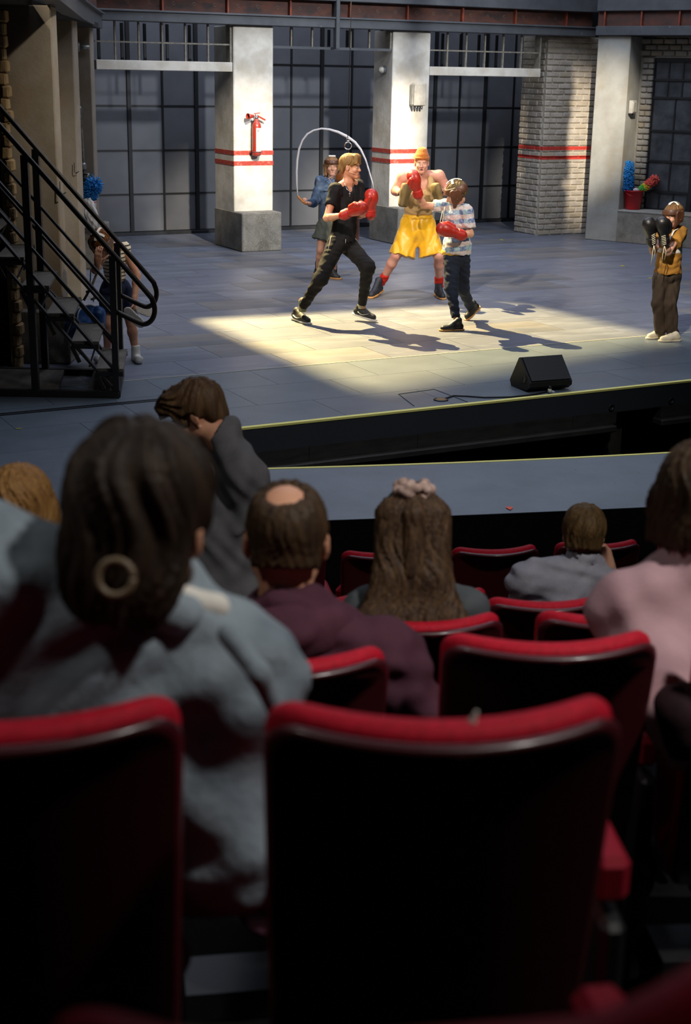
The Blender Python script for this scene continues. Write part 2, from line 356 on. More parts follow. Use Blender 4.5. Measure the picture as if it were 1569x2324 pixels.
mark('tape_mark', (43, 974), M_TAPEY, sq(0.02, 0.006), 'farther yellow tape mark on the floor at left below the stair', 'tape')
mark('tape_mark', (46, 1061), M_TAPEY, sq(0.02, 0.006), 'nearer yellow tape mark on the floor at left below the stair', 'tape')
hp = [(0, -0.03), (0.022, 0.005), (0.02, 0.022), (0.008, 0.026), (0, 0.014), (-0.008, 0.026), (-0.02, 0.022), (-0.022, 0.005)]
mark('heart_sticker', (1157, 1155), mat('orange_red_paper', '#e0563a', 0.7), [(p[0]*0.95, p[1]*1.3) for p in hp], 'small orange red paper heart lying on the grey walkway', 'sticker')

# ------------------------------------------------------------------ glass wall at the back
MUL = [(-0.05, 0), (0.52, 1), (1.08, 0), (1.65, 1), (2.2, 0), (2.77, 1), (3.34, 0), (3.90, 1), (4.47, 0), (5.03, 1), (5.58, 0), (6.11, 1), (6.62, 0), (7.15, 1), (7.76, 0), (8.4, 1), (9.0, 0)]
ZR = [0.05, 0.64, 1.32, 2.0, 2.66, 3.32, 3.98]
gw = setthing('window_1', 'tall wall of dark grey glass panes in a black steel grid', None, 4, 0, 'structure')
for i in range(len(MUL)-1):
    for k in range(len(ZR)-1):
        sbox('pane', gw, M_PANE, MUL[i][0]+0.012, MUL[i+1][0]-0.012, -0.012, -0.004+0.004*rng.rand(), ZR[k]+0.008, ZR[k+1]-0.008)
for a, thick in MUL:
    w = 0.03 if thick else 0.015; sbox('mullion', gw, M_MULL, a-w, a+w, -0.04, 0.035 if thick else 0.02, 0.0, 4.0)
for z in ZR[1:]: sbox('glazing_bar', gw, M_MULL, -0.05, 9.0, -0.02, 0.012, z-0.012, z+0.012)
sbox('sill', gw, M_STEELD, -0.3, 9.1, -0.06, 0.10, 0, 0.05, 0.006)
wb = setthing('wall_back', 'black masking wall behind the glass', None, 4, -0.9, 'structure'); sbox('masking', wb, M_WALLDK, -1.5, 10.5, -1.0, -0.9, 0, 5)

# ------------------------------------------------------------------ the two plaster pillars
def pillar(a0, a1, label, bb=1.55):
    t = setthing('concrete_pillar', label, 'pillar', (a0+a1)/2, 2.0, None, 'striped plaster pillars')
    sbox('shaft', t, M_PLASTER, a0, a1, bb, 2.37, 0.0, 3.17, 0.012)
    sbox('plinth', t, M_CONC, a0-0.01, a1+0.0, bb-0.02, 2.68, 0.0, 0.565, 0.015)
    for z0, z1 in ((1.371, 1.434), (1.221, 1.284)):
        sbox('painted_stripe', t, M_STRIPE, a0-0.003, a1+0.003, bb-0.003, 2.373, z0, z1)
    return t
P1 = pillar(1.28, 1.91, 'plaster pillar with two red stripes and the fire extinguisher', 1.65)
P2 = pillar(3.91, 4.57, 'plaster pillar with two red stripes and the grey junction box', 1.77)

# ------------------------------------------------------------------ steel and rust beam above
bm_ = setthing('steel_beam', 'blue grey steel beam with rusty riveted plates above the set', 'beam', 3.3, 2.4, 'structure')
sbox('lower_beam', bm_, M_STEEL, -0.78, 7.62, 2.2, 2.47, 3.175, 3.31, 0.008)
sbox('lower_flange', bm_, M_STEEL, -0.78, 7.62, 2.2, 2.50, 3.30, 3.325, 0.005)
sbox('upper_beam', bm_, M_STEEL, -0.78, 7.62, 2.2, 2.5, 3.545, 3.9, 0.008)
for k in range(9):
    a0 = -0.78+k*0.98; sbox('rust_plate', bm_, M_RUST, a0+0.004, min(a0+0.976, 7.62), 2.28, 2.36, 3.325, 3.545)
    sbox('rust_rib', bm_, M_RUSTRED, a0-0.012, a0+0.012, 2.3, 2.43, 3.325, 3.545)
    for j in range(3):
        a = a0+0.18+j*0.31
        if a > 7.5: continue
        mb = MB(); pts = [(0.022*math.cos(q), 0, 0.022*math.sin(q)) for q in np.linspace(0, 2*math.pi, 11)]
        mb.tube([(a-bm_['_a']+p[0], -(2.362-bm_['_b']), 3.43+p[2]) for p in pts], 0.005, 5); mb.build('bolt_ring', M_RING, bm_, True)
sbox('drop_post', bm_, M_STEEL, 2.86, 2.92, 2.42, 2.52, 2.88, 3.9, 0.006)

# ------------------------------------------------------------------ transom lights over the bays
def transom(idx, a0, a1, z0, verts, lintel, label, hz):
    t = setthing('transom_window', label, 'transom', (a0+a1)/2, 2.3)
    if lintel: sbox('lintel', t, M_PLASTER, a0, a1-0.005, 2.2, 2.36, 2.535, 2.665, 0.006)
    else: sbox('bottom_bar', t, M_STEEL, a0, a1-0.005, 2.3, 2.34, z0-0.018, z0+0.018)
    if hz: sbox('cross_bar', t, M_BAR, a0, a1-0.005, 2.305, 2.33, 2.895, 2.915)
    for a in verts:
        sbox('upright_bar', t, M_BAR, a-0.011, a+0.011, 2.3, 2.335, z0, 3.175)
        sbox('back_bar', t, M_MULL, a-0.02, a+0.02, 1.6, 1.63, z0, 3.175)
    sbox('end_frame', t, M_BAR, a1-0.035, a1-0.006, 2.2, 2.34, z0, 3.175)
    return t
transom(1, -0.76, 1.275, 2.665, [-0.47+0.345*k for k in range(5)], True, 'barred transom over plaster lintel between the left wall and the extinguisher pillar', True)
transom(2, 1.915, 3.905, 2.89, [2.22, 2.56, 3.2, 3.52], False, 'short barred transom without lintel above the middle bay', False)
transom(3, 4.575, 6.66, 2.665, [4.9+0.345*k for k in range(5)], True, 'barred transom over plaster lintel next to the brick pillar', True)

# ------------------------------------------------------------------ brick pillar
bp_ = setthing('brick_pillar', 'whitewashed brick pillar with two red stripes', 'pillar', 7.3, 2.0)
BA0, BA1, BB0, BB1 = 6.85, 7.86, 1.55, 2.25
sbox('mortar_core', bp_, M_MORT, BA0+0.012, BA1-0.002, BB0, BB1-0.012, 0, 3.175)
CH = 0.0906; BL = 0.25
def brickmesh(L, D, Hh, seed):
    r = np.random.RandomState(seed); mb = MB().rbox((0, 0, 0), (L, D, Hh), 0.012)
    mb.v = [tuple(np.array(p)+r.uniform(-0.004, 0.004, 3)) for p in mb.v]
    o = mb.build('brick', M_BRICK); d = o.data; bpy.data.objects.remove(o); return d
fullb = [brickmesh(BL-0.014, 0.05, CH-0.014, s) for s in range(5)]; halfb = [brickmesh(BL/2-0.014, 0.05, CH-0.014, s+9) for s in range(3)]
def addbrick(parent, d, loc, rot=0):
    o = bpy.data.objects.new('brick', d); link(o, parent); o.location = loc; o.rotation_euler = (0, 0, rot+rng.uniform(-0.008, 0.008)); return o
for r in range(35):
    z = CH*(r+0.5)
    if z > 3.16: break
    # front
    x = BA0 - (BL/2 if r % 2 else 0)
    while x < BA1-0.03:
        x0, x1 = max(x, BA0), min(x+BL, BA1)
        if x1-x0 > 0.09:
            d = fullb[rng.randint(5)] if x1-x0 > 0.2 else halfb[rng.randint(3)]
            o = addbrick(bp_, d, ((x0+x1)/2-7.3, -(BB1-0.018+rng.uniform(-0.005, 0.004)-2.0), z))
            if x1-x0 <= 0.2: o.scale[0] = (x1-x0-0.014)/(BL/2-0.014)
        x += BL
    y = BB0 - (0 if r % 2 else BL/2)
    while y < BB1-0.06:
        y0, y1 = max(y, BB0), min(y+BL, BB1-0.05)
        if y1-y0 > 0.09:
            d = fullb[rng.randint(5)] if y1-y0 > 0.2 else halfb[rng.randint(3)]
            o = addbrick(bp_, d, (BA0+0.018-7.3+rng.uniform(-0.004, 0.005), -((y0+y1)/2-2.0), z), math.pi/2)
            if y1-y0 <= 0.2: o.scale[0] = (y1-y0-0.014)/(BL/2-0.014)
        y += BL

# ------------------------------------------------------------------ right wall (turned the other way)
T2 = math.radians(-35); O2 = V3(3.86, 23.53, 0); U2 = V3(math.cos(T2), math.sin(T2), 0); N2 = V3(math.sin(T2), -math.cos(T2), 0)
def S2(a, b, z=0): return O2+U2*a+N2*b+V3(0, 0, z)
rw = thing('wall_right', 'grey plastered wall with deep window recess at right', None, O2, T2, None, 'structure')
def r2(name, m, a0, a1, b0, b1, z0, z1, bev=0, parent=None):
    mb = MB(); c = ((a0+a1)/2, -(b0+b1)/2, (z0+z1)/2); sz = (a1-a0, b1-b0, z1-z0)
    return (mb.rbox(c, sz, bev) if bev else mb.box(c, sz)).build(name, m, parent or rw)
r2('column', M_CONC2, 0, 0.56, -0.9, 0, 0, 3.18, 0.012)
r2('dado', M_CONC, 0.545, 3.2, -0.48, 0.0, 0, 0.50, 0.01)
r2('sill_slab', M_CONC2, 0.55, 3.2, -0.47, 0.01, 0.485, 0.515, 0.008)
r2('brick_backing', M_BRICKR, 0.5, 0.79, -0.62, -0.46, 0.5, 3.18); r2('brick_lintel_backing', M_BRICKR, 0.5, 3.2, -0.62, -0.46, 2.86, 3.18)
r2('beam', M_STEEL, -0.02, 3.3, -0.3, 0.07, 3.18, 3.32, 0.008); r2('rust_band', M_RUST, -0.02, 3.3, -0.3, 0.0, 3.32, 3.54); r2('upper_beam', M_STEEL, -0.02, 3.3, -0.3, 0.07, 3.54, 3.95, 0.008)
for k in range(5): r2('rust_rib', M_RUSTRED, 0.1+k*0.62, 0.125+k*0.62, 0.0, 0.05, 3.32, 3.54)
r2('outer_wall', M_WALLDK, -0.3, 3.4, -1.1, -1.0, 0, 5)
rb = brickmesh(0.19, 0.05, CH-0.014, 3); rb.materials[0] = M_BRICKR; rh = brickmesh(0.09, 0.05, CH-0.014, 4); rh.materials[0] = M_BRICKR
for r in range(26):
    z = 0.56+CH*r
    if z > 2.83: break
    if r % 2:
        addbrick(rw, rb, (0.695, 0.448, z))
    else:
        addbrick(rw, rh, (0.645, 0.448, z)); addbrick(rw, rh, (0.745, 0.448, z))
for r in range(3):
    for k in range(12): addbrick(rw, rb, (0.62+k*0.205+(0.1 if r % 2 else 0), 0.448, 2.93+CH*r))
w2 = thing('window_2', 'dark dirty multi pane window in the right wall', None, S2(1.4, -0.5), T2, None, 'structure')
def wb2(name, m, a0, a1, z0, z1, d0=-0.02, d1=0.02, parent=None): return MB().b2((a0-1.4, d0, z0), (a1-1.4, d1, z1)).build(name, m, parent or w2)
cols_top = [0.80, 1.03, 1.27, 1.51, 1.75, 1.99, 2.23]; cols_mid = [0.80, 1.18, 1.56, 1.94, 2.32]
rowz = [(0.52, 0.80, cols_top), (0.80, 1.28, cols_mid), (1.28, 1.75, cols_mid), (1.75, 2.26, cols_mid), (2.26, 2.53, cols_top), (2.53, 2.82, cols_top)]
for z0, z1, cs in rowz:
    for i in range(len(cs)-1):
        wb2('pane', M_PANE2, cs[i]+0.012, cs[i+1]-0.012, z0+0.012, z1-0.012, -0.004, 0.006)
        wb2('glazing_bar', M_MULL, cs[i]-0.012, cs[i]+0.012, z0, z1)
    wb2('rail', M_MULL, 0.78, 2.4, z0-0.016, z0+0.016, -0.03, 0.03)
wb2('rail', M_MULL, 0.78, 2.4, 2.80, 2.86, -0.03, 0.03); wb2('stile', M_MULL, 0.76, 0.80, 0.5, 2.84, -0.04, 0.03); wb2('stile', M_MULL, 1.525, 1.585, 0.5, 2.26, -0.04, 0.03)
sw = thing('switch_box', 'small grey switch box on the reveal of the right window', 'switch box', S2(0.585, -0.12, 2.02), T2)
MB().rbox((0.035, 0, 0.09), (0.07, 0.15, 0.2), 0.01).build('case', M_GREYBOX, sw); MB().rbox((0.075, 0, 0.09), (0.012, 0.12, 0.16), 0.005).build('lid', M_GREYBOX, sw); MB().tube([(0.03, 0.03, 0), (0.03, 0.03, -0.03)], 0.012, 8).build('cable_gland', M_STEELD, sw, True)

# ------------------------------------------------------------------ left wall with three pilasters
lw = thing('wall_left', 'dark left side wall of the set behind the pilasters', None, (-3.4, 16, 0), 0, None, 'structure')
pts = [(-3.35, 12.2), (-3.55, 16.3), (-3.78, 20.0), (-4.3, 22.7)]
ribbon(pts, 0, 5, 0.06).build('masking', M_WALLDK, lw, off=(-3.4, 16, 0))
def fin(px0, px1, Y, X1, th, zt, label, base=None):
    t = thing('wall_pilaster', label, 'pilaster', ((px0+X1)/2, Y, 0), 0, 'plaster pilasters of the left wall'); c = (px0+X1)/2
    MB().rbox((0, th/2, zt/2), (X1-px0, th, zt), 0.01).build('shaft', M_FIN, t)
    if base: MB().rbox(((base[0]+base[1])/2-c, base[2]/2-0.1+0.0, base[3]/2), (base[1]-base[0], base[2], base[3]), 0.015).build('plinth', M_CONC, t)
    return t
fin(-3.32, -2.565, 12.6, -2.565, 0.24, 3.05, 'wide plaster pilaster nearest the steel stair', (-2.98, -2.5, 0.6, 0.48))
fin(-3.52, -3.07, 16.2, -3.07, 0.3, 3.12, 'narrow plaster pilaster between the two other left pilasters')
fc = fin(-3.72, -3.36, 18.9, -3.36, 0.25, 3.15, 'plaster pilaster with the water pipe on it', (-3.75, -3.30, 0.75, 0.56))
lb = thing('left_beam', 'blue grey curved steel beam above the left pilasters', 'beam', (-3, 16, 3.1), 0, None, 'structure')
ribbon([(-2.3, 11.0), (-2.52, 12.6), (-3.04, 16.3), (-3.35, 18.9), (-3.46, 19.98)], 3.06, 3.24, 0.16).build('lower_beam', M_STEEL, lb, off=(-3, 16, 3.1))
ribbon([(-2.3, 11.0), (-2.52, 12.6), (-3.04, 16.3), (-3.35, 18.9), (-3.46, 19.98)], 3.24, 3.262, 0.24).build('flange', M_STEEL, lb, off=(-3, 16, 3.1))
ribbon([(-2.5, 11.0), (-2.65, 12.6), (-3.14, 16.3), (-3.42, 18.9), (-3.5, 19.98)], 3.262, 3.5, 0.1).build('rust_plate', M_RUST, lb, off=(-3, 16, 3.1))
ribbon([(-2.95, 11.4), (-3.1, 12.6), (-3.4, 16.3), (-3.6, 18.9)], 3.04, 3.1, 0.7).build('soffit', M_WALLDK, lb, off=(-3, 16, 3.1))
# ragged brick edge and dark flat beside the stair
be = thing('brick_pier', 'narrow ragged edge of ochre bricks behind the steel stair', 'brickwork', (-2.93, 12.29, 0), 0)
MB().box((-0.03, 0.10, 1.5), (0.05, 0.16, 3.0)).build('mortar_core', M_BRICKO, be)
be_m = [brickmesh(0.062, 0.12, 0.096, s+20) for s in range(4)]
for d in be_m: d.materials[0] = M_BRICKO
for r in range(30):
    o = addbrick(be, be_m[rng.randint(4)], (0.005+0.018*(r % 2)+rng.uniform(-0.008, 0.008), 0.03, 0.05+0.1*r))
df = thing('wall_flat', 'black scenery flat behind the top of the steel stair', None, (-3.5, 12.4, 0), 0, None, 'structure')
MB().b2((-1.6, 0, 0), (0.52, 0.06, 4)).build('flat', M_WALLDK, df)
w3 = thing('window_3', 'narrow dark barred window beside the wide pilaster', None, (-2.86, 12.75, 1.1), 0, None, 'structure')
MB().b2((-0.16, 0.02, 0), (0.1, 0.03, 1.7)).build('pane', M_PANE2, w3)
for x in (-0.1, -0.05, 0.0, 0.05): MB().b2((x-0.006, 0, 0), (x+0.006, 0.02, 1.7)).build('glazing_bar', M_STEELD, w3)
for z in (0, 0.55, 1.1, 1.68): MB().b2((-0.16, 0, z), (0.1, 0.025, z+0.04)).build('rail', M_STEELD, w3)

# ------------------------------------------------------------------ things fixed to the set
# fire extinguisher
ex = setthing('fire_extinguisher', 'red fire extinguisher with white label hanging on the striped pillar', 'extinguisher', 1.60, 2.462, z0=1.36)
EXR = mat('extinguisher_red', '#a63322', 0.35, col2='#7c4a38', scale=9, lo=0.5, hi=0.7, coat=0.3)
MB().lathe([(0.03, 0.0), (0.062, 0.012), (0.068, 0.04), (0.068, 0.42), (0.06, 0.46), (0.03, 0.495), (0.026, 0.5), (0.026, 0.53), (0.0, 0.53)], 20).build('cylinder', EXR, ex, True)
lab = []; lf = []
for i in range(9):
    q = -math.pi/2 - 0.75+1.5*i/8+0.25; lab += [(0.0695*math.cos(q), 0.0695*math.sin(q), 0.07), (0.0695*math.cos(q), 0.0695*math.sin(q), 0.40)]
for i in range(8): lf.append([2*i, 2*i+2, 2*i+3, 2*i+1])
lbo = meshobj('label', lab, lf, mat('label_white', '#d9d4c8', 0.6), ex, True)
MB().box((0.0-0.008, -0.0702, 0.36), (0.008, 0.002, 0.035)).box((0.012, -0.0702, 0.375), (0.014, 0.002, 0.006)).box((0.012, -0.0702, 0.36), (0.014, 0.002, 0.006)).build('pictogram', M_MULL, lbo)
MB().lathe([(0.02, 0.52), (0.028, 0.53), (0.028, 0.55), (0.018, 0.56), (0.018, 0.585), (0.0, 0.585)], 12).build('valve', M_CHROME, ex, True)
MB().bar((-0.02, 0, 0.585), (0.14, 0, 0.51), 0.022, 0.02).build('grip', EXR, ex); MB().bar((-0.04, 0, 0.60), (0.05, 0, 0.61), 0.02, 0.012).build('lever', EXR, ex)
MB().lathe([(0.022, 0), (0.03, 0.05), (0.044, 0.11), (0.038, 0.11), (0.02, 0.02)], 14, (-0.06, -0.02, 0.565), ry3(-math.pi/2) @ rx3(0.35)).build('horn', EXR, ex, True)
MB().b2((-0.075, 0.03, 0.03), (0.075, 0.085, 0.05)).b2((-0.05, 0.06, 0.02), (0.05, 0.085, 0.5)).build('bracket', M_STEELD, ex)
MB().tube([(0.07*math.cos(q), 0.07*math.sin(q), 0.06) for q in np.linspace(0, 2*math.pi, 17)], 0.006, 6).build('strap', M_STEEL, ex, True)
# junction box with glands on pillar 2
jb = setthing('junction_box', 'light grey junction box with cable glands on the second striped pillar', 'junction box', 4.33, 2.435, z0=2.08)
MB().rbox((0, 0, 0.17), (0.23, 0.12, 0.34), 0.025).build('case', M_GREYBOX, jb); MB().rbox((0.0, -0.065, 0.17), (0.215, 0.02, 0.325), 0.012).build('lid', M_GREYBOX, jb)
for k in range(4): MB().lathe([(0.02, 0), (0.02, -0.03), (0.012, -0.05), (0, -0.05)], 10, (-0.07+0.047*k, 0, 0.0)).build('cable_gland', M_CHROME, jb, True)
sl = setthing('wall_lamp', 'small round lamp on the shaded side of the second striped pillar', 'lamp', 3.905, 2.14, z0=2.6)
MB().lathe([(0.06, 0), (0.06, 0.03), (0.045, 0.05), (0, 0.05)], 14, (0, 0, 0), ry3(-math.pi/2)).build('base', M_STEEL, sl, True); MB().lathe([(0.05, 0.03), (0.05, 0.06), (0.035, 0.10), (0, 0.11)], 14, (0, 0, 0), ry3(-math.pi/2)).build('lens', M_GREYBOX, sl, True)
# wall hooks and water pipe on left pilasters
wp = thing('water_pipe', 'grey galvanised water pipe with taps running down the left pilaster', 'pipe', (-3.42, 18.85, 0.6), 0)
def lp(x, y): q = atY(x, y, 18.82); return q-V3(-3.42, 18.85, 0.6)
GALV = mat('galvanised', '#8f8f8a', 0.4, metal=0.6, col2='#5e5c56', scale=12)
MB().tube([lp(172, 112), lp(170, 150), lp(175, 200), lp(180, 245), lp(185, 300), lp(189, 360), lp(191, 420), lp(192, 450)], 0.022, 8).build('pipe', GALV, wp, True)
for q in ((179, 250), (189, 378), (191, 430)): c = lp(*q); MB().lathe([(0.03, -0.05), (0.042, -0.03), (0.042, 0.03), (0.03, 0.05)], 10, c).build('coupling', GALV, wp, True)
c = lp(175, 106); MB().tube([c+V3(-0.02, 0, 0), c+V3(0.16, -0.02, -0.01)], 0.03, 8).build('shower_valve', GALV, wp, True); MB().tube([c+V3(0.02, -0.04, -0.06), c+V3(0.02, -0.04, 0.06)], 0.02, 8).build('tap_handle', GALV, wp, True)
c = lp(190, 400); MB().tube([c+V3(-0.02, -0.03, 0.03), c+V3(0.07, -0.04, 0.03), c+V3(0.02, -0.06, -0.06)], 0.022, 8).build('tap', GALV, wp, True)
for (x, y, Y, lbl) in ((139, 425, 12.56, 'bent black wire hook on the wide left pilaster'), (171, 380, 16.16, 'bent black wire hook on the narrow left pilaster')):
    q = atY(x, y, Y); o = MB().tube([(-0.01, 0, 0.05), (-0.01, -0.005, -0.05), (0.01, -0.02, -0.062), (0.045, -0.03, -0.04)], 0.005, 6).build('wall_hook', M_MULL, None, True); o.location = q; tag(o, lbl, 'hook')

# ------------------------------------------------------------------ steel stair
st = thing('steel_stair', 'dark steel stair with open treads and looped tube handrails', 'stair', (-1.9, 11.2, 0), 0)
so = V3(-1.9, 11.2, 0); FO = V3(-0.10, 0.86, 0)
def sbar(name, a, b, w, d, far=False, m=None):
    f = FO if far else V3(0, 0, 0); return MB().bar(np.array(a)-so+f, np.array(b)-so+f, w, d, (0, 1, 0)).build(name, m or M_STAIR, st)
for far in (False, True):
    sbar('post', (-1.875, 11.2, 0), (-1.875, 11.2, 1.14), 0.05, 0.05, far); sbar('post', (-2.53, 11.2, 0), (-2.53, 11.2, 1.9), 0.055, 0.06, far)
    sbar('stringer', (-3.1, 11.2, 1.69), (-1.875, 11.2, 0.22), 0.02, 0.06, far); sbar('mid_rail', (-3.1, 11.2, 2.11), (-1.875, 11.2, 0.70), 0.02, 0.035, far)
    sbar('lower_rail', (-3.1, 11.2, 1.87), (-1.875, 11.2, 0.46), 0.02, 0.03, far)
    sbar('bottom_chord', (-3.1, 11.2, 1.47), (-1.875, 11.2, 0.045), 0.02, 0.04, far)
    f = FO if far else V3(0, 0, 0)
    pr = [(-3.2, 2.68), (-2.71, 2.12), (-2.0, 1.305), (-1.62, 0.87), (-1.565, 0.79), (-1.55, 0.71), (-1.575, 0.64), (-1.63, 0.605), (-1.70, 0.625), (-1.86, 0.70)]
    MB().tube([V3(x, 11.2, z)-so+f for x, z in catmull(pr)], 0.021, 10).build('handrail', M_BRASS, st, True)
TXL = [(-0.012+0.0) for _ in range(1)]
trd = None
for i in range(6):
    x0 = -2.035-0.19*i; z = 0.225+0.22*i
    if trd is None:
        mb = MB(); mb.add([(0, 0, -0.012), (0.22, 0, -0.012), (0.22-0.10, 0.86, -0.012), (-0.10, 0.86, -0.012), (0, 0, 0.012), (0.22, 0, 0.012), (0.12, 0.86, 0.012), (-0.10, 0.86, 0.012)],
                          [[3, 2, 1, 0], [4, 5, 6, 7], [0, 1, 5, 4], [1, 2, 6, 5], [2, 3, 7, 6], [3, 0, 4, 7]])
        o = mb.build('tread', M_TREAD, st); trd = o.data
    else: o = link(bpy.data.objects.new('tread', trd), st)
    o.location = V3(x0, 11.2, z)-so
    for far in (False, True):
        f = FO if far else V3(0, 0, 0)
        MB().bar(V3(x0, 11.2, z-0.03)-so+f, V3(x0+0.22, 11.2, z-0.03)-so+f, 0.03, 0.035).bar(V3(x0, 11.2, z-0.03)-so+f, V3(x0+0.06, 11.2, z-0.16)-so+f, 0.02, 0.03).build('tread_bracket', M_STAIR, st)
    MB().bar(V3(x0+0.2, 11.24, z-0.02)-so, V3(x0+0.03, 12.02, z-0.2)-so, 0.012, 0.012).bar(V3(x0+0.1, 12.02, z-0.02)-so, V3(x0+0.13, 11.24, z-0.2)-so, 0.012, 0.012).build('cross_brace', M_STAIR, st)
MB().b2(V3(-3.3, 11.16, 0)-so, V3(-1.85, 11.22, 0.055)-so).build('base_rail', M_STAIR, st); MB().b2(V3(-3.3, 12.02, 0)-so, V3(-1.95, 12.08, 0.055)-so).build('base_rail', M_STAIR, st)
MB().bar(V3(-1.87, 11.2, 0.028)-so, V3(-1.97, 12.05, 0.028)-so, 0.05, 0.055).build('base_rail', M_STAIR, st)
MB().add([V3(*p)-so for p in ((-3.3, 11.22, 0.02), (-2.36, 11.22, 0.02), (-2.46, 12.02, 0.02), (-3.3, 12.02, 0.02), (-3.3, 11.22, 0.05), (-2.36, 11.22, 0.05), (-2.46, 12.02, 0.05), (-3.3, 12.02, 0.05))], [[3, 2, 1, 0], [4, 5, 6, 7], [0, 1, 5, 4], [1, 2, 6, 5], [2, 3, 7, 6], [3, 0, 4, 7]]).build('base_plate', M_TREAD, st)
MB().add([V3(*p)-so for p in ((-2.12, 11.22, 0.02), (-1.9, 11.22, 0.02), (-1.99, 12.02, 0.02), (-2.2, 12.02, 0.02), (-2.12, 11.22, 0.05), (-1.9, 11.22, 0.05), (-1.99, 12.02, 0.05), (-2.2, 12.02, 0.05))], [[3, 2, 1, 0], [4, 5, 6, 7], [0, 1, 5, 4], [1, 2, 6, 5], [2, 3, 7, 6], [3, 0, 4, 7]]).build('base_plate', M_TREAD, st)

# ------------------------------------------------------------------ implicit surfaces: bodies and clothes as smooth skins
def nrm(v): v = np.array(v, float); return v/(np.linalg.norm(v)+1e-12)
def frame(f, u):
    """columns: right, forward, up"""
    f = nrm(f); r = nrm(np.cross(f, u)); return np.stack([r, f, np.cross(r, f)], 1)
def C_(a, b, ra, rb=None, flat=False, k=None, op='u'): return dict(t='c', a=np.array(a, float), b=np.array(b, float), ra=ra, rb=ra if rb is None else rb, flat=flat, k=k, op=op)
def E_(c, r, R=None, k=None, op='u'): return dict(t='e', c=np.array(c, float), r=np.array(r, float), R=np.eye(3) if R is None else np.array(R), k=k, op=op)
def B_(c, h, R=None, rd=0.01, k=None, op='u'): return dict(t='b', c=np.array(c, float), h=np.array(h, float), R=np.eye(3) if R is None else np.array(R), rd=rd, k=k, op=op)
def H_(p, n, op='i'): return dict(t='h', p=np.array(p, float), n=nrm(n), op=op)          # keeps the side against n
def grow(prims, g):
    out = []
    for p in prims:
        q = dict(p)
        if q['t'] == 'c': q['ra'] += g; q['rb'] += g
        elif q['t'] == 'e': q['r'] = q['r']+g
        elif q['t'] == 'b': q['h'] = q['h']+g
        out.append(q)
    return out
def pbox(p):
    if p['t'] == 'c':
        r = max(p['ra'], p['rb']); return np.minimum(p['a'], p['b'])-r, np.maximum(p['a'], p['b'])+r
    if p['t'] == 'e': e = np.sqrt((p['R']**2) @ (p['r']**2)); return p['c']-e, p['c']+e
    e = np.abs(p['R']) @ p['h']; return p['c']-e, p['c']+e
def pdist(p, X, Y, Z):
    if p['t'] == 'c':
        a, ba = p['a'], p['b']-p['a']; L2 = ba @ ba+1e-12; x, y, z = X-a[0], Y-a[1], Z-a[2]
        tu = (x*ba[0]+y*ba[1]+z*ba[2])/L2; t = np.clip(tu, 0, 1)
        d = np.sqrt((x-t*ba[0])**2+(y-t*ba[1])**2+(z-t*ba[2])**2)-(p['ra']+(p['rb']-p['ra'])*t)
        if p['flat']: d = np.maximum(d, (tu-1)*math.sqrt(L2))
        return d
    if p['t'] == 'h':
        n = p['n']; return (X-p['p'][0])*n[0]+(Y-p['p'][1])*n[1]+(Z-p['p'][2])*n[2]
    R = p['R']; x, y, z = X-p['c'][0], Y-p['c'][1], Z-p['c'][2]
    l = [R[0, i]*x+R[1, i]*y+R[2, i]*z for i in range(3)]
    if p['t'] == 'e':
        r = p['r']; k0 = np.sqrt((l[0]/r[0])**2+(l[1]/r[1])**2+(l[2]/r[2])**2); k1 = np.sqrt((l[0]/r[0]**2)**2+(l[1]/r[1]**2)**2+(l[2]/r[2]**2)**2)
        return k0*(k0-1)/(k1+1e-9)
    q = [np.abs(l[i])-(p['h'][i]-p['rd']) for i in range(3)]
    return np.sqrt(sum(np.maximum(v, 0)**2 for v in q))+np.minimum(np.maximum(np.maximum(q[0], q[1]), q[2]), 0)-p['rd']
def folds(amp, f, seed, dirs=None, n=5):
    f = f*3.0 if f < 40 else f; r = np.random.RandomState(seed); ws = []
    for i in range(n):
        d = nrm(r.normal(size=3)) if dirs is None else nrm(np.array(dirs[i % len(dirs)], float)+0.35*r.normal(size=3))
        ws.append((d*f*r.uniform(0.6, 1.6), r.uniform(0, 6.28), nrm(r.normal(size=3))*f*0.5))
    def fn(X, Y, Z):
        s = 0
        for w, ph, v in ws: s = s+np.sin(X*w[0]+Y*w[1]+Z*w[2]+ph+1.6*np.sin(X*v[0]+Y*v[1]+Z*v[2]+ph*2))
        return amp*s/math.sqrt(n)
    return fn
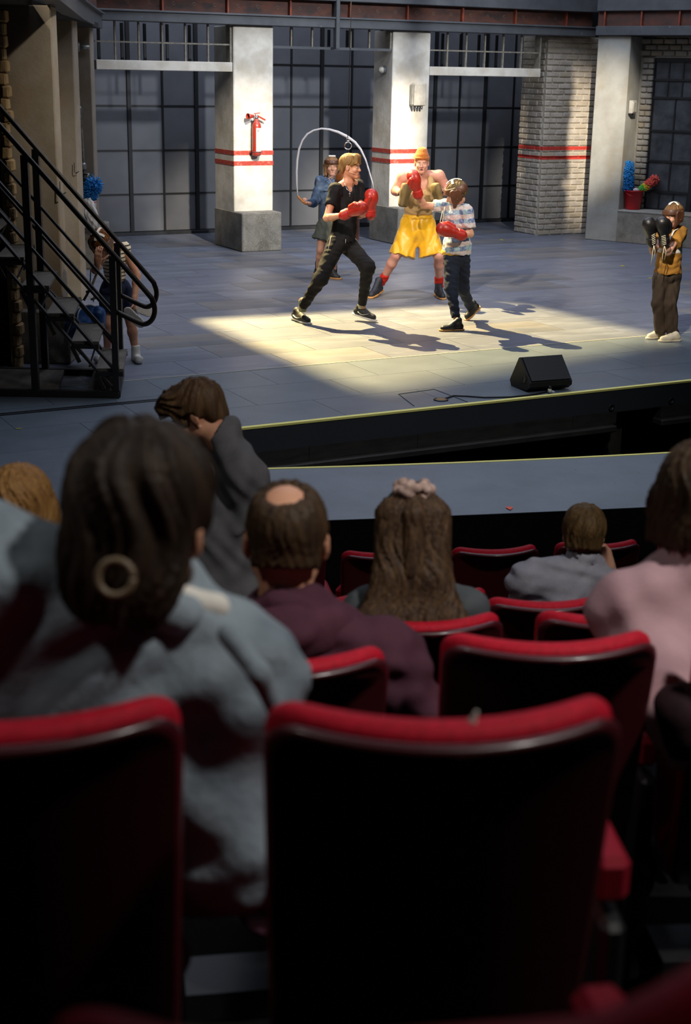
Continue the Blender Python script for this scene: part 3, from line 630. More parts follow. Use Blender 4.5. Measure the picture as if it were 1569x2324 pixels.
def sdf_mesh(prims, h=0.008, k=0.02, disp=None):
    lo = np.min([pbox(p)[0] for p in prims if p['op'] == 'u' and p['t'] != 'h'], 0)-3*h; hi = np.max([pbox(p)[1] for p in prims if p['op'] == 'u' and p['t'] != 'h'], 0)+3*h
    n = np.ceil((hi-lo)/h).astype(int)+1
    ax = [(lo[i]+h*np.arange(n[i])).astype(np.float32) for i in range(3)]
    D = np.full(n, 1.0, np.float32)
    for p in prims:
        kk = p.get('k'); kk = k if kk is None else kk
        if p['t'] == 'h':
            D = np.maximum(D, pdist(p, ax[0][:, None, None], ax[1][None, :, None], ax[2][None, None, :]).astype(np.float32)); continue
        a, b = pbox(p); m = kk+2.5*h
        s = [slice(max(0, int((a[i]-m-lo[i])/h)), min(n[i], int((b[i]+m-lo[i])/h)+2)) for i in range(3)]
        if any(q.stop <= q.start for q in s): continue
        d = pdist(p, ax[0][s[0]][:, None, None], ax[1][s[1]][None, :, None], ax[2][s[2]][None, None, :]).astype(np.float32)
        o = D[s[0], s[1], s[2]]
        if p['op'] == 'u':
            if kk > 0: e = np.maximum(kk-np.abs(o-d), 0)/kk; D[s[0], s[1], s[2]] = np.minimum(o, d)-e*e*kk*0.25
            else: D[s[0], s[1], s[2]] = np.minimum(o, d)
        elif p['op'] == 's':
            d = -d
            if kk > 0: e = np.maximum(kk-np.abs(o-d), 0)/kk; D[s[0], s[1], s[2]] = np.maximum(o, d)+e*e*kk*0.25
            else: D[s[0], s[1], s[2]] = np.maximum(o, d)
    if disp is not None:
        near = np.abs(D) < 6*h; idx = np.nonzero(near)
        D[idx] += disp(ax[0][idx[0]], ax[1][idx[1]], ax[2][idx[2]]).astype(np.float32)
    D[0] = D[-1] = 1; D[:, 0] = D[:, -1] = 1; D[:, :, 0] = D[:, :, -1] = 1
    return nets(D, lo, h)
def nets(D, lo, h):
    ins = D < 0; nx, ny, nz = D.shape
    c = np.zeros((nx-1, ny-1, nz-1), np.uint8)
    for i in (0, 1):
        for j in (0, 1):
            for l in (0, 1): c += ins[i:nx-1+i, j:ny-1+j, l:nz-1+l]
    act = (c > 0) & (c < 8); I = np.nonzero(act); N = len(I[0])
    idm = np.full(act.shape, -1, np.int32); idm[I] = np.arange(N)
    acc = np.zeros((N, 3)); cnt = np.zeros(N)
    cor = [(i, j, l) for i in (0, 1) for j in (0, 1) for l in (0, 1)]
    val = {q: D[I[0]+q[0], I[1]+q[1], I[2]+q[2]] for q in cor}
    for q in cor:
        for x in range(3):
            if q[x]: continue
            p = list(q); p[x] = 1; p = tuple(p); a, b = val[q], val[p]; s = (a < 0) != (b < 0)
            t = np.where(s, a/(a-b+1e-20), 0); v = np.array(q, float)[None, :].repeat(N, 0); v[:, x] = t
            acc[s] += v[s]; cnt[s] += 1
    V = (np.stack(I, 1)+acc/cnt[:, None])*h+lo
    Fs = []
    for x in range(3):
        y, z = (x+1) % 3, (x+2) % 3
        sl0 = [slice(None)]*3; sl1 = [slice(None)]*3; sl0[x] = slice(0, -1); sl1[x] = slice(1, None)
        A, Bq = ins[tuple(sl0)], ins[tuple(sl1)]; e = np.nonzero(A != Bq); pos = np.stack(e, 1)
        ok = (pos[:, y] > 0) & (pos[:, z] > 0) & (pos[:, y] < D.shape[y]-1) & (pos[:, z] < D.shape[z]-1); pos = pos[ok]
        flip = A[tuple(pos.T)]
        q = []
        for dy, dz in ((1, 1), (0, 1), (0, 0), (1, 0)):
            r = pos.copy(); r[:, y] -= dy; r[:, z] -= dz; q.append(idm[tuple(r.T)])
        q = np.stack(q, 1); q[~flip] = q[~flip][:, ::-1]
        Fs.append(q)
    return V, np.concatenate(Fs)
NTRI = [0]
def skin(name, prims, m, parent=None, h=0.008, k=0.02, disp=None, label=None, base=None):
    V, Fq = sdf_mesh(prims, h, k, disp)
    if base is None and parent is not None: base = np.array(parent.matrix_basis.translation if parent.parent is None else parent.parent.location)
    if base is None: base = np.zeros(3)
    me = bpy.data.meshes.new(name); n = len(V); f = len(Fq); NTRI[0] += 2*f
    me.vertices.add(n); me.vertices.foreach_set('co', (V-base).astype(np.float32).ravel())
    me.loops.add(4*f); me.loops.foreach_set('vertex_index', Fq.astype(np.int32).ravel())
    me.polygons.add(f); me.polygons.foreach_set('loop_start', np.arange(0, 4*f, 4, dtype=np.int32)); me.polygons.foreach_set('use_smooth', np.ones(f, bool))
    me.update(calc_edges=True); me.materials.append(m)
    o = bpy.data.objects.new(name, me); link(o, parent)
    if label: o['label'] = label
    return o

# ------------------------------------------------------------------ anatomy
def torso_prims(j, s=1.0, w=1.0):
    sA, sB, ne, pe = j['sA'], j['sB'], j['neck'], j['pelvis']; mid = (sA+sB)/2
    r = nrm(sB-sA); u = nrm(ne-pe); f = nrm(np.cross(u, r)); r = nrm(np.cross(f, u)); R = np.stack([r, f, u], 1)
    half = np.linalg.norm(sB-sA)/2; L = np.linalg.norm(ne-pe)
    j['R'] = R; ch = pe+(mid-pe)*0.72; wa = pe+(mid-pe)*0.33
    hw = max(half*0.86, 0.125*s)
    return [E_(ch, (hw*w, 0.115*s*w, L*0.36), R), E_(ch+R[:, 2]*0.07*s, (hw*0.98, 0.095*s*w, 0.11*s), R), E_(wa, (hw*0.84*w, 0.105*s*w, L*0.34), R),
            E_(pe, (0.155*s*w, 0.118*s*w, 0.13*s), R), C_(sA*0.9+mid*0.1, sB*0.9+mid*0.1, 0.055*s), E_(sA, (0.064*s,)*3), E_(sB, (0.064*s,)*3),
            C_(ne+u*0.02*s, sA, 0.05*s, 0.05*s), C_(ne+u*0.02*s, sB, 0.05*s, 0.05*s)]
def arm_prims(sh, el, wr, s=1.0, up_only=False, t=1.0):
    o = [C_(sh, el, 0.053*s*t, 0.041*s*t)]
    if not up_only: m = el+(wr-el)*0.3; o += [C_(el, m, 0.041*s*t, 0.043*s*t), C_(m, wr, 0.043*s*t, 0.027*s*t)]
    return o
def leg_prims(hp, kn, an, s=1.0, t=1.0):
    m = kn+(an-kn)*0.32; m2 = hp+(kn-hp)*0.35
    b = nrm(np.cross(np.cross(kn-hp, an-kn)+1e-6, an-kn))*0
    return [C_(hp, m2, 0.088*s*t, 0.08*s*t), C_(m2, kn, 0.08*s*t, 0.055*s*t), C_(kn, m, 0.054*s*t, 0.057*s*t), C_(m, an, 0.057*s*t, 0.036*s*t)]
def head_prims(c, f, u, s=1.0, ears=True, face=True):
    R = frame(f, u); P = lambda x, y, z: c+R @ (V3(x, y, z)*s)
    o = [E_(P(0, -0.012, 0.032), np.array((0.076, 0.096, 0.082))*s, R), E_(P(0, 0.022, -0.032), np.array((0.060, 0.070, 0.082))*s, R),
         C_(P(-0.045, 0.005, -0.055), P(-0.012, 0.068, -0.095), 0.024*s, 0.018*s), C_(P(0.045, 0.005, -0.055), P(0.012, 0.068, -0.095), 0.024*s, 0.018*s), C_(P(-0.012, 0.07, -0.094), P(0.012, 0.07, -0.094), 0.018*s)]
    if face:
        o += [C_(P(-0.034, 0.074, 0.022), P(0.034, 0.074, 0.022), 0.013*s, k=0.012), E_(P(-0.04, 0.062, -0.028), np.array((0.022,)*3)*s, k=0.015), E_(P(0.04, 0.062, -0.028), np.array((0.022,)*3)*s, k=0.015),
              C_(P(0, 0.086, 0.008), P(0, 0.104, -0.03), 0.008*s, 0.0125*s, k=0.008), C_(P(-0.013, 0.09, -0.034), P(0.013, 0.09, -0.034), 0.009*s, k=0.006),
              C_(P(-0.02, 0.083, -0.063), P(0.02, 0.083, -0.063), 0.010*s, k=0.01),
              E_(P(-0.031, 0.096, 0.002), np.array((0.017, 0.014, 0.011))*s, R, 0.008, 's'), E_(P(0.031, 0.096, 0.002), np.array((0.017, 0.014, 0.011))*s, R, 0.008, 's')]
    if ears:
        for sg in (-1, 1): o += [E_(P(sg*0.078, -0.008, -0.008), np.array((0.009, 0.02, 0.034))*s, R @ rz3(sg*0.35), 0.006), E_(P(sg*0.09, -0.004, -0.006), np.array((0.008, 0.011, 0.02))*s, R, 0.004, 's')]
    return o, R, P
def hand_prims(wr, d, nrml, thumb, s=1.0, curl=(0.5, 0.6, 0.5), spread=0.06, tcurl=0.4):
    """d: towards the fingers, nrml: out of the palm, thumb: sideways towards the thumb"""
    d = nrm(d); nrml = nrm(nrml-d*(nrml @ d)); t = nrm(np.cross(d, nrml)); t = t if t @ thumb > 0 else -t
    R = np.stack([t, d, nrml], 1); o = [B_(wr+d*0.045*s, np.array((0.04, 0.048, 0.016))*s, R, 0.014*s, 0.012), C_(wr-d*0.02*s, wr+d*0.03*s, 0.026*s, 0.028*s, k=0.02)]
    for i, (off, ln) in enumerate(((0.029, 0.92), (0.0095, 1.0), (-0.0105, 0.94), (-0.03, 0.76))):
        p = wr+d*0.088*s+t*off*s; a = 0.0; dd = nrm(d+t*off*spread*20); r0 = 0.0092*s
        for q, (L, cu) in enumerate(zip((0.042, 0.027, 0.022), curl)):
            a += cu; v = dd*math.cos(a)+nrml*math.sin(a); e = p+v*L*ln*s; o.append(C_(p, e, r0, r0*0.93, k=0.004)); p = e; r0 *= 0.93
    p = wr+d*0.02*s+t*0.03*s+nrml*0.006*s; v = nrm(d*0.6+t*0.75+nrml*0.25)
    for L, r0 in ((0.042, 0.0125), (0.032, 0.0105), (0.025, 0.0095)):
        e = p+v*L*s; o.append(C_(p, e, r0*s, r0*s*0.92, k=0.006)); p = e; v = nrm(v+nrml*tcurl+d*0.25)
    return o
def glove(parent, wr, d, thumb, m, mc, s=1.0, curl=0.5, label=None, cuffm=None, lace=None):
    """boxing glove: padded mitt, thumb and cuff"""
    d = nrm(d); t = nrm(thumb-d*(np.array(thumb) @ d)); n = np.cross(d, t); R = np.stack([t, d, n], 1)
    P = lambda x, y, z: wr+R @ (V3(x, y, z)*s)
    g = skin('boxing_glove', [C_(P(0, -0.055, 0), P(0, 0.05, 0), 0.047*s, 0.049*s), E_(P(-0.004, 0.125, 0.008), np.array((0.066, 0.085, 0.062))*s, R, 0.03), E_(P(-0.006, 0.165, 0.035*curl), np.array((0.066, 0.06, 0.058))*s, R, 0.03),
                             C_(P(0.052, 0.06, 0.012), P(0.06, 0.12, 0.03), 0.026*s, 0.028*s, k=0.012), C_(P(0.06, 0.12, 0.03), P(0.045, 0.155, 0.05), 0.028*s, 0.024*s, k=0.008)], m, parent, 0.006, 0.02, label=label)
    skin('cuff', [C_(P(0, -0.062, 0), P(0, 0.012, 0), 0.0535*s, 0.0535*s, True), H_(P(0, -0.062, 0), -d)], mc, g, 0.006, 0.004, base=np.array(parent.location))
    if lace is not None:
        mb = MB()
        for q in range(6): mb.tube([P(-0.02, -0.045+q*0.02, -0.055), P(0.02, -0.035+q*0.02, -0.055)], 0.004*s, 5)
        mb.tube([P(0.0, -0.06, -0.05), P(0.015, -0.10, -0.05)+V3(0, 0, -0.03), P(0.005, -0.11, -0.045)+V3(0, 0, -0.10)], 0.004*s, 5); mb.tube([P(0.0, -0.06, -0.05), P(-0.015, -0.10, -0.05)+V3(0, 0, -0.05), P(-0.02, -0.11, -0.045)+V3(0, 0, -0.15)], 0.004*s, 5)
        mb.build('lace', lace, g, True, off=parent.location)
    return g
def shoe_prims(heel, toe, s=1.0, ht=0.075, w=0.038, upv=(0, 0, 1)):
    """heel, toe: on the sole line"""
    d = nrm(toe-heel); L = np.linalg.norm(toe-heel); u = nrm(np.array(upv, float)-d*(np.array(upv, float) @ d)); r = np.cross(d, u); R = np.stack([r, d, u], 1)
    P = lambda x, y, z: heel+r*x+d*y*L+u*z
    upper = [C_(P(0, 0.14, 0.042*s), P(0, 0.5, 0.038*s), 0.038*s, 0.042*s), C_(P(0, 0.5, 0.036*s), P(0, 0.84, 0.028*s), 0.042*s, 0.034*s), C_(P(0, 0.2, 0.04*s), P(0, 0.22, ht*s), 0.038*s, 0.036*s), C_(P(0, 0.22, ht*s), P(0, 0.62, 0.04*s), 0.034*s, 0.03*s)]
    sole = [C_(P(0, 0.12, 0.012), P(0, 0.88, 0.012), 0.043*s, 0.04*s), E_(P(0, 0.68, 0.012), (0.05*s, 0.09*s, 0.03*s), R), H_(P(0, 0, 0.020), u), H_(P(0, 0, 0.0), -u)]
    return upper+[H_(P(0, 0, 0.002), -u)], sole, P
def shoe(parent, heel, toe, m, ms, s=1.0, ht=0.075, upv=(0, 0, 1), name='shoe', lace=None, logo=None, label=None):
    up_, so_, P = shoe_prims(heel, toe, s, ht, upv=upv); b = np.array(parent.location) if parent is not None else None
    o = skin(name, up_, m, parent, 0.006, 0.012, base=b, label=label); skin('sole', so_, ms, o, 0.006, 0.006, base=b)
    if lace is not None:
        mb = MB()
        for q in range(5): mb.tube([P(-0.022*s, 0.42+q*0.07, (0.086-q*0.008)*s), P(0.022*s, 0.46+q*0.07, (0.086-q*0.008)*s)], 0.0035, 5)
        mb.build('lace', lace, o, True, off=b)
    if logo is not None:
        mb = MB()
        for sg in (-1, 1):
            # curved tapering mark on either side of the shoe
            q = [(0.24, 0.050, 0.010), (0.38, 0.034, 0.012), (0.5, 0.036, 0.010), (0.72, 0.060, 0.003)]
            mb.tube([P(sg*0.0405*s, a, z*s) for a, z, w in q], [w*s for a, z, w in q], 6, flat=0.35)
        mb.build('side_mark', logo, o, True, off=b)
    return o
def eyes(person, P, s, col='#3a2c20', brow='#5a4630', lip='#a85a4c', mouth_open=False, face=True):
    b = np.array(person.location)
    for sg in (-1, 1):
        o = MB().ico(P(sg*0.031, 0.079, 0.002)-b, np.array((0.0105, 0.008, 0.0044))*s, 2).build('eye', mat('eye_white', '#d8d2c8', 0.3), person, True)
        MB().ico(P(sg*0.031, 0.0835, 0.002)-b, 0.0052*s, 2).build('iris', mat('iris'+col, col, 0.25), o, True)
        MB().tube([P(sg*0.014, 0.088, 0.019)-b, P(sg*0.03, 0.088, 0.024)-b, P(sg*0.048, 0.076, 0.019)-b], [0.003*s, 0.004*s, 0.002*s], 6).build('eyebrow', mat('brow'+brow, brow, 0.8), person, True)
    if mouth_open: MB().ico(P(0, 0.090, -0.064)-b, np.array((0.019, 0.006, 0.009))*s, 2).build('mouth', mat('mouth_dark', '#3a1512', 0.6), person, True)
    lp_ = MB(); zz = 0.008 if mouth_open else 0.004
    lp_.tube([P(-0.023, 0.083, -0.063)-b, P(0, 0.0925, -0.062+zz)-b, P(0.023, 0.083, -0.063)-b], [0.002*s, 0.0048*s, 0.002*s], 6); lp_.tube([P(-0.022, 0.083, -0.065)-b, P(0, 0.091, -0.066-zz)-b, P(0.022, 0.083, -0.065)-b], [0.002*s, 0.0055*s, 0.002*s], 6)
    lp_.build('lips', mat('lips'+lip, lip, 0.5), person, True)
def strands(c, axis, amp=0.004, fr=38, seed=0):
    """hair grooves running along axis from c"""
    R = frame(axis, (0.31, 0.2, 0.93)) if abs(nrm(axis) @ nrm((0.31, 0.2, 0.93))) < 0.95 else frame(axis, (1, 0, 0))
    def fn(X, Y, Z):
        x, y, z = X-c[0], Y-c[1], Z-c[2]; a = R[0, 0]*x+R[1, 0]*y+R[2, 0]*z; b = R[0, 2]*x+R[1, 2]*y+R[2, 2]*z; l = R[0, 1]*x+R[1, 1]*y+R[2, 1]*z
        th = np.arctan2(a, b)+0.25*np.sin(l*30+seed)
        return amp*(np.sin(th*fr+2*np.sin(th*5+seed)+l*12)+0.7*np.sin(th*fr*0.43+seed*3+l*25))*0.7
    return fn
SKIN = mat('skin_fair', '#c99a80', 0.5, col2='#bd8870', scale=9, detail=3, spec=0.4)
SKIN2 = mat('skin_warm', '#c28f72', 0.5, col2='#b57d62', scale=9, detail=3, spec=0.4)
SKIN3 = mat('skin_pink', '#c79684', 0.48, col2='#bb8070', scale=8, detail=3, spec=0.4)
def hairmat(name, c1, c2, stretch=(60, 60, 6), rough=0.6): return mat(name, c1, rough, col2=c2, scale=1.0, stretch=stretch, detail=3, lo=0.35, hi=0.7, bump=0.25, bscale=2.0, spec=0.2)
def clothmat(name, c1, c2, sc=6, rough=0.85, bump=0.1, bs=120, **kw): return mat(name, c1, rough, col2=c2, scale=sc, detail=5, bump=bump, bscale=bs, spec=0.25, **kw)
def helmet(person, P, R, s, m, tape, rim=True, flap=True):
    """leather head guard: forehead band, ear flaps, open crown with tape cross"""
    b = np.array(person.location); c = P(0, -0.010, 0.030)
    band = [E_(P(0, -0.008, 0.034), np.array((0.094, 0.114, 0.10))*s, R), E_(P(0, -0.008, 0.034), np.array((0.080, 0.100, 0.088))*s, R, 0.0, 's'),
            H_(P(0, 0, 0.082), R[:, 2]), H_(P(0, 0, 0.014), -R[:, 2]+0.12*R[:, 1])]
    hg = skin('head_guard', band, m, person, 0.006, 0.004, base=b)
    for sg in (-1, 1):
        skin('ear_flap', [C_(P(sg*0.084, 0.018, 0.035), P(sg*0.080, 0.022, -0.035), 0.036*s, 0.038*s, k=0.02), C_(P(sg*0.080, 0.022, -0.035), P(sg*0.062, 0.05, -0.092), 0.036*s, 0.02*s), C_(P(sg*0.085, -0.03, 0.03), P(sg*0.084, -0.02, -0.03), 0.034*s, 0.03*s),
                          E_(P(0, -0.005, -0.01), np.array((0.074, 0.2, 0.2))*s, R, 0.004, 's'), H_(P(sg*0.103, 0, 0), sg*R[:, 0])], m, hg, 0.006, 0.01, base=b)
        MB().ico(P(sg*0.104, 0.0, -0.025)-b, 0.006*s, 1).build('stud', mat('brass_stud', '#8a6a3a', 0.4, metal=0.6), hg, True)
    mb = MB()
    for (x0, y0, x1, y1) in ((0.0, 0.085, 0.0, -0.115), (-0.085, -0.005, 0.085, -0.005)):
        pts = []
        for q in np.linspace(0.12, 0.88, 9):
            x, y = x0+(x1-x0)*q, y0+(y1-y0)*q; v = nrm((x/0.09, (y+0.008)/0.11, 0.0001+math.sqrt(max(0.02, 1-(x/0.094)**2-((y+0.008)/0.114)**2))))
            pts.append((V3(x, y, 0.034+0.113*math.sqrt(max(0.02, 1-(x/0.096)**2-((y+0.008)/0.116)**2))),))
        ps = [P(*p[0]) - b for p in pts]; side = R[:, 0] if x0 == x1 else R[:, 1]
        vs = []; fs = []
        for i, p in enumerate(ps): vs += [p-side*0.011*s, p+side*0.011*s, p+side*0.011*s+R[:, 2]*0.004, p-side*0.011*s+R[:, 2]*0.004]
        for i in range(len(ps)-1):
            o_ = 4*i; fs += [[o_+1, o_+5, o_+6, o_+2], [o_+2, o_+6, o_+7, o_+3], [o_+3, o_+7, o_+4, o_], [o_, o_+4, o_+5, o_+1]]
        mb.add(vs, fs)
    mb.build('tape_cross', tape, hg)
    return hg
def person_thing(base, label, group=None):
    return thing('person', label, 'person', base, 0, group)

# ------------------------------------------------------------------ auditorium: rows of red theatre seats
M_SHELL = mat('seat_shell_dark_red', '#3a0810', 0.42, coat=0.3, spec=0.5)
M_PAD = mat('seat_fabric_red', '#b00e27', 0.7, col2='#9a0c20', scale=90, detail=2, spec=0.2, bump=0.1, bscale=400)
M_SEATMET = mat('seat_metal_black', '#0c0c0d', 0.5)
SW, SH = 0.43, 0.62      # width and height of a backrest
def back_grid(w, h, y0, y1, rc, bulge, lean=0.16, ns=20, nt=10, inset=0.012):
    """closed slab, rounded top corners, curved in plan (middle towards the viewer), rounded rim"""
    def outline(t_in):
        pts = []; W2 = w/2-t_in; hh = h-t_in
        for q in np.linspace(0, 1, 9): pts.append((-W2*0.93-(W2*0.07)*q, 0+(hh-rc)*q))
        for q in np.linspace(0, math.pi/2, 7)[1:]: pts.append((-W2+rc-rc*math.cos(q), hh-rc+rc*math.sin(q)))
        for q in np.linspace(0, 1, 13)[1:-1]: pts.append((-W2+rc+(2*W2-2*rc)*q, hh))
        for q in np.linspace(math.pi/2, 0, 7)[:-1]: pts.append((W2-rc+rc*math.cos(q), hh-rc+rc*math.sin(q)))
        for q in np.linspace(1, 0, 9): pts.append((W2*0.93+(W2*0.07)*q, (hh-rc)*q))
        return pts
    rings = []
    prof = [(y0, inset*2.2), (y0, inset), (y0+0.35*(y1-y0)*0.5, 0.002), ((y0+y1)/2, 0.0), (y1-0.35*(y1-y0)*0.5, 0.002), (y1, inset), (y1, inset*2.2)]
    for y, ti in prof:
        rings.append([(x, y-bulge*(1-(x/(w/2))**2)-lean*z, z) for x, z in outline(ti)])
    n = len(rings[0]); vs = [p for r in rings for p in r]; fs = []
    for i in range(len(rings)-1):
        for k in range(n): fs.append([i*n+k, i*n+(k+1) % n, (i+1)*n+(k+1) % n, (i+1)*n+k])
    # caps as strips between left and right halves
    for ring, fl in ((0, False), (len(rings)-1, True)):
        half = n//2
        for k in range(half-1):
            q = [ring*n+k, ring*n+k+1, ring*n+n-2-k, ring*n+n-1-k]; fs.append(q if fl else q[::-1])
    return vs, fs
def make_seat():
    """origin: middle of the backrest foot, floor level is z = -0.27"""
    r = thing('theatre_seat', 'seat', 'seat', (0, 0, 0), 0, 'red theatre seats')
    v, f = back_grid(SW, SH, -0.012, 0.010, 0.042, 0.085, inset=0.006); meshobj('back_shell', v, f, M_SHELL, r, True)
    v, f = back_grid(SW*0.985, SH+0.010, 0.012, 0.060, 0.045, 0.085, inset=0.014); meshobj('back_cushion', v, f, M_PAD, r, True)
    MB().rbox((0, 0.13, 0.17), (SW*0.92, 0.10, 0.40), 0.03, rx3(-0.12)).build('seat_cushion', M_PAD, r)
    for sg in (-1,): pass
    a = MB().rbox((0.26, 0.17, 0.30), (0.05, 0.28, 0.07), 0.012).build('armrest', mat('armrest_red', '#7a0a1e', 0.7, spec=0.2), r)
    MB().rbox((0.26, 0.13, 0.0), (0.035, 0.25, 0.50), 0.01).build('side_panel', M_SEATMET, r)
    MB().b2((-0.2, -0.02, -0.27), (0.2, 0.12, -0.20)).build('pedestal', M_SEATMET, r)
    return r
def copy_tree(o, parent=None):
    c = o.copy(); COL.objects.link(c); c.parent = parent
    for ch in o.children: copy_tree(ch, c)
    return c
PROTO = make_seat(); used = [False]
def seat(xm, yt, zc, ang, label):
    """xm, yt: where the middle of the top edge stands in the frame; zc: its distance"""
    s = PROTO if not used[0] else copy_tree(PROTO); used[0] = True
    p = atZ(xm, yt, zc); s.location = (p[0]-math.sin(ang)*(SH*0.16+0.06), p[1]+math.cos(ang)*(SH*0.16+0.06), p[2]-SH); s.rotation_euler = (0, 0, ang)
    s['label'] = label; return s
D2 = math.radians
SEATS = dict(
 Z=seat(1000, 2480, 0.75, D2(9), 'red theatre seat nearest the camera at the bottom edge of the picture'),
 A0=seat(-10, 1672, 1.62, D2(7), 'red theatre seat in which the person in the denim jacket sits'),
 A1=seat(1030, 1668, 1.60, D2(5), 'large empty red theatre seat right of the denim jacket'),
 B0=seat(650, 1520, 2.72, D2(9), 'red theatre seat in which the balding person in maroon sits'),
 B1=seat(1268, 1478, 2.70, D2(5), 'empty red theatre seat left of the person in pink'),
 B2=seat(1870, 1440, 2.70, D2(5), 'red theatre seat in which the person in pink sits'),
 C0=seat(978, 1425, 3.74, D2(8), 'red theatre seat in which the long haired woman sits'),
 C1=seat(1415, 1414, 3.74, D2(5), 'empty red theatre seat cut off by the pink jacket, one row beyond the pink person'),
 D0=seat(915, 1392, 4.75, D2(8), 'red theatre seat mostly hidden in front of the long haired woman'),
 D1=seat(1258, 1376, 4.75, D2(7), 'empty red theatre seat directly behind the person in the grey shirt'),
 E0=seat(708, 1372, 5.7, D2(9), 'red theatre seat showing between the maroon and the long haired person'),
 Em=seat(418, 1388, 5.7, D2(9), 'red theatre seat peeping out between the denim jacket and the maroon collar'),
 E1=seat(1000, 1356, 5.7, D2(8), 'red theatre seat whose corner shows right of the long haired woman'),
 E2=seat(1295, 1348, 5.7, D2(8), 'red theatre seat in which the person in the grey shirt sits'),
 F0=seat(645, 1268, 6.75, D2(10), 'front row red seat mostly hidden by the balding head'),
 F1=seat(882, 1262, 6.75, D2(10), 'front row red seat partly hidden by the long haired woman'),
 F2=seat(1135, 1254, 6.75, D2(10), 'wholly visible front row red seat left of the grey shirt'),
 F3=seat(1370, 1242, 6.9, D2(10), 'front row red seat right of the head of the person in grey'),
 F4=seat(1606, 1234, 7.0, D2(10), 'front row red seat cut by the right edge of the picture'))
for ch in list(SEATS['A0'].children):
    if ch.name.startswith(('armrest', 'side_panel')): bpy.data.objects.remove(ch)      # under the sleeve of the sitter
# stepped floor under the rows
tf = thing('floor_stalls', 'black stepped floor of the stalls', None, (0, 4, 0), 0, None, 'structure')
lv = {}
for k, s in SEATS.items(): lv.setdefault(k[0], []).append((s.location[1], s.location[2]))
rows = sorted([(np.mean([q[0] for q in v]), min(q[1] for q in v)-0.275) for v in lv.values()])
for i, (y, z) in enumerate(rows):
    y0 = -1.0 if i == 0 else (rows[i-1][0]+y)/2; y1 = (y+rows[i+1][0])/2 if i < len(rows)-1 else 8.6
    MB().b2((-5, y0-4+0.0, -1.6), (5, y1-4, z)).build('step', M_BLACK, tf)

# ------------------------------------------------------------------ performers
M_GRED = mat('glove_leather_red', '#b02a1c', 0.38, col2='#9c2115', scale=14, detail=4, coat=0.1, bump=0.08, bscale=60)
M_GCUF = mat('glove_cuff_red', '#b5241c', 0.45, col2='#9c1d16', scale=20, bump=0.1, bscale=80)
M_GBLK = mat('glove_leather_black', '#141314', 0.38, col2='#222021', scale=14, bump=0.1, bscale=60)
M_LACE = mat('lace_cream', '#d6cbb0', 0.8)
M_LEATH = mat('leather_brown', '#5d3823', 0.5, col2='#472a1a', scale=12, detail=5, bump=0.12, bscale=70, coat=0.1)
M_TAPEW = mat('tape_white', '#e2ddd2', 0.7)
M_BLKCLOTH = clothmat('cloth_black_jersey', '#0e0e10', '#16161a', 8, bump=0.05)
M_BLKPANT = clothmat('cloth_black_sweat', '#121113', '#1b191b', 8)
M_WHITE = clothmat('cloth_white', '#ddd8cf', '#c9c4ba', 8)
M_SOLEW = mat('rubber_white', '#e4e0da', 0.5); M_SOLEG = mat('rubber_gum', '#c08a4e', 0.5)
M_SHOEB = mat('shoe_black_mesh', '#151517', 0.6, col2='#242428', scale=90, detail=2)

# --- young man in black, stepping to the right
Y0 = 15.05; J = lambda x, y, d=0.0: atY(x, y, Y0+d)
base = gnd(765, 728); pm_ = person_thing(base, 'person in black clothes and red boxing gloves stepping right, fair hair')
j = dict(neck=J(792, 414, -0.02), pelvis=J(776, 548, 0.0), sA=J(761, 431, -0.13), sB=J(812, 422, 0.12))
eA, wA = J(742, 495, -0.24), J(781, 488, -0.42); eB, wB = J(818, 488, 0.05), J(842, 478, -0.22)
hA, hB = J(762, 558, -0.09), J(791, 556, 0.07); kA, aA = J(728, 633, -0.28), J(687, 697, -0.14); kB, aB = J(835, 606, -0.18), J(822, 690, 0.04)
tp = torso_prims(j, 0.9); s = 0.93
hd, R, P = head_prims(J(796, 379, -0.04), (1, -0.32, -0.03), (0.04, 0, 1), 1.0)
legA, legB = leg_prims(hA, kA, aA, s), leg_prims(hB, kB, aB, s)
body = tp+arm_prims(j['sA'], eA, wA, s, t=0.95)+arm_prims(j['sB'], eB, wB, s, t=0.95)+legA+legB+[C_(j['neck'], P(0, -0.02, -0.06), 0.055, 0.052)]+hd+[C_(wA, wA+nrm(J(813, 474, -0.46)-wA)*0.1, 0.03, 0.04), C_(wB, J(843, 450, -0.24), 0.03, 0.04)]
skin('body', body, SKIN2, pm_, 0.0075)
HEM = J(778, 549, 0)
shirt = grow(tp[:7], 0.012)+[C_(j['sA'], j['sA']+(eA-j['sA'])*0.56, 0.060, 0.066, True), C_(j['sB'], j['sB']+(eB-j['sB'])*0.5, 0.06, 0.066, True), C_(j['pelvis']+(j['neck']-j['pelvis'])*0.5, j['pelvis']+V3(0, 0, -0.06), 0.125, 0.14), H_(HEM, nrm((0.10, 0, -1)))]
shirt += [E_(j['neck']+V3(0.035, -0.08, -0.02), (0.05, 0.06, 0.075), None, 0.01, 's'), C_(j['neck']+V3(0.0, 0, 0.06), j['neck']+V3(0, 0, 0.005), 0.07, 0.064, k=0.006, op='s')]
skin('t_shirt', shirt, M_BLKCLOTH, pm_, 0.008, 0.03, folds(0.004, 26, 3))
pant = [E_(j['pelvis'], (0.165, 0.125, 0.12), j['R'])]+[C_(hA, kA, 0.098, 0.074), C_(kA, kA+(aA-kA)*0.9, 0.073, 0.048, True), C_(hB, kB, 0.098, 0.076), C_(kB, kB+(aB-kB)*0.9, 0.074, 0.048, True)]
pants = skin('trousers', pant+[H_(J(777, 533), (0, 0, 1))], M_BLKPANT, pm_, 0.008, 0.04, folds(0.004, 24, 5))
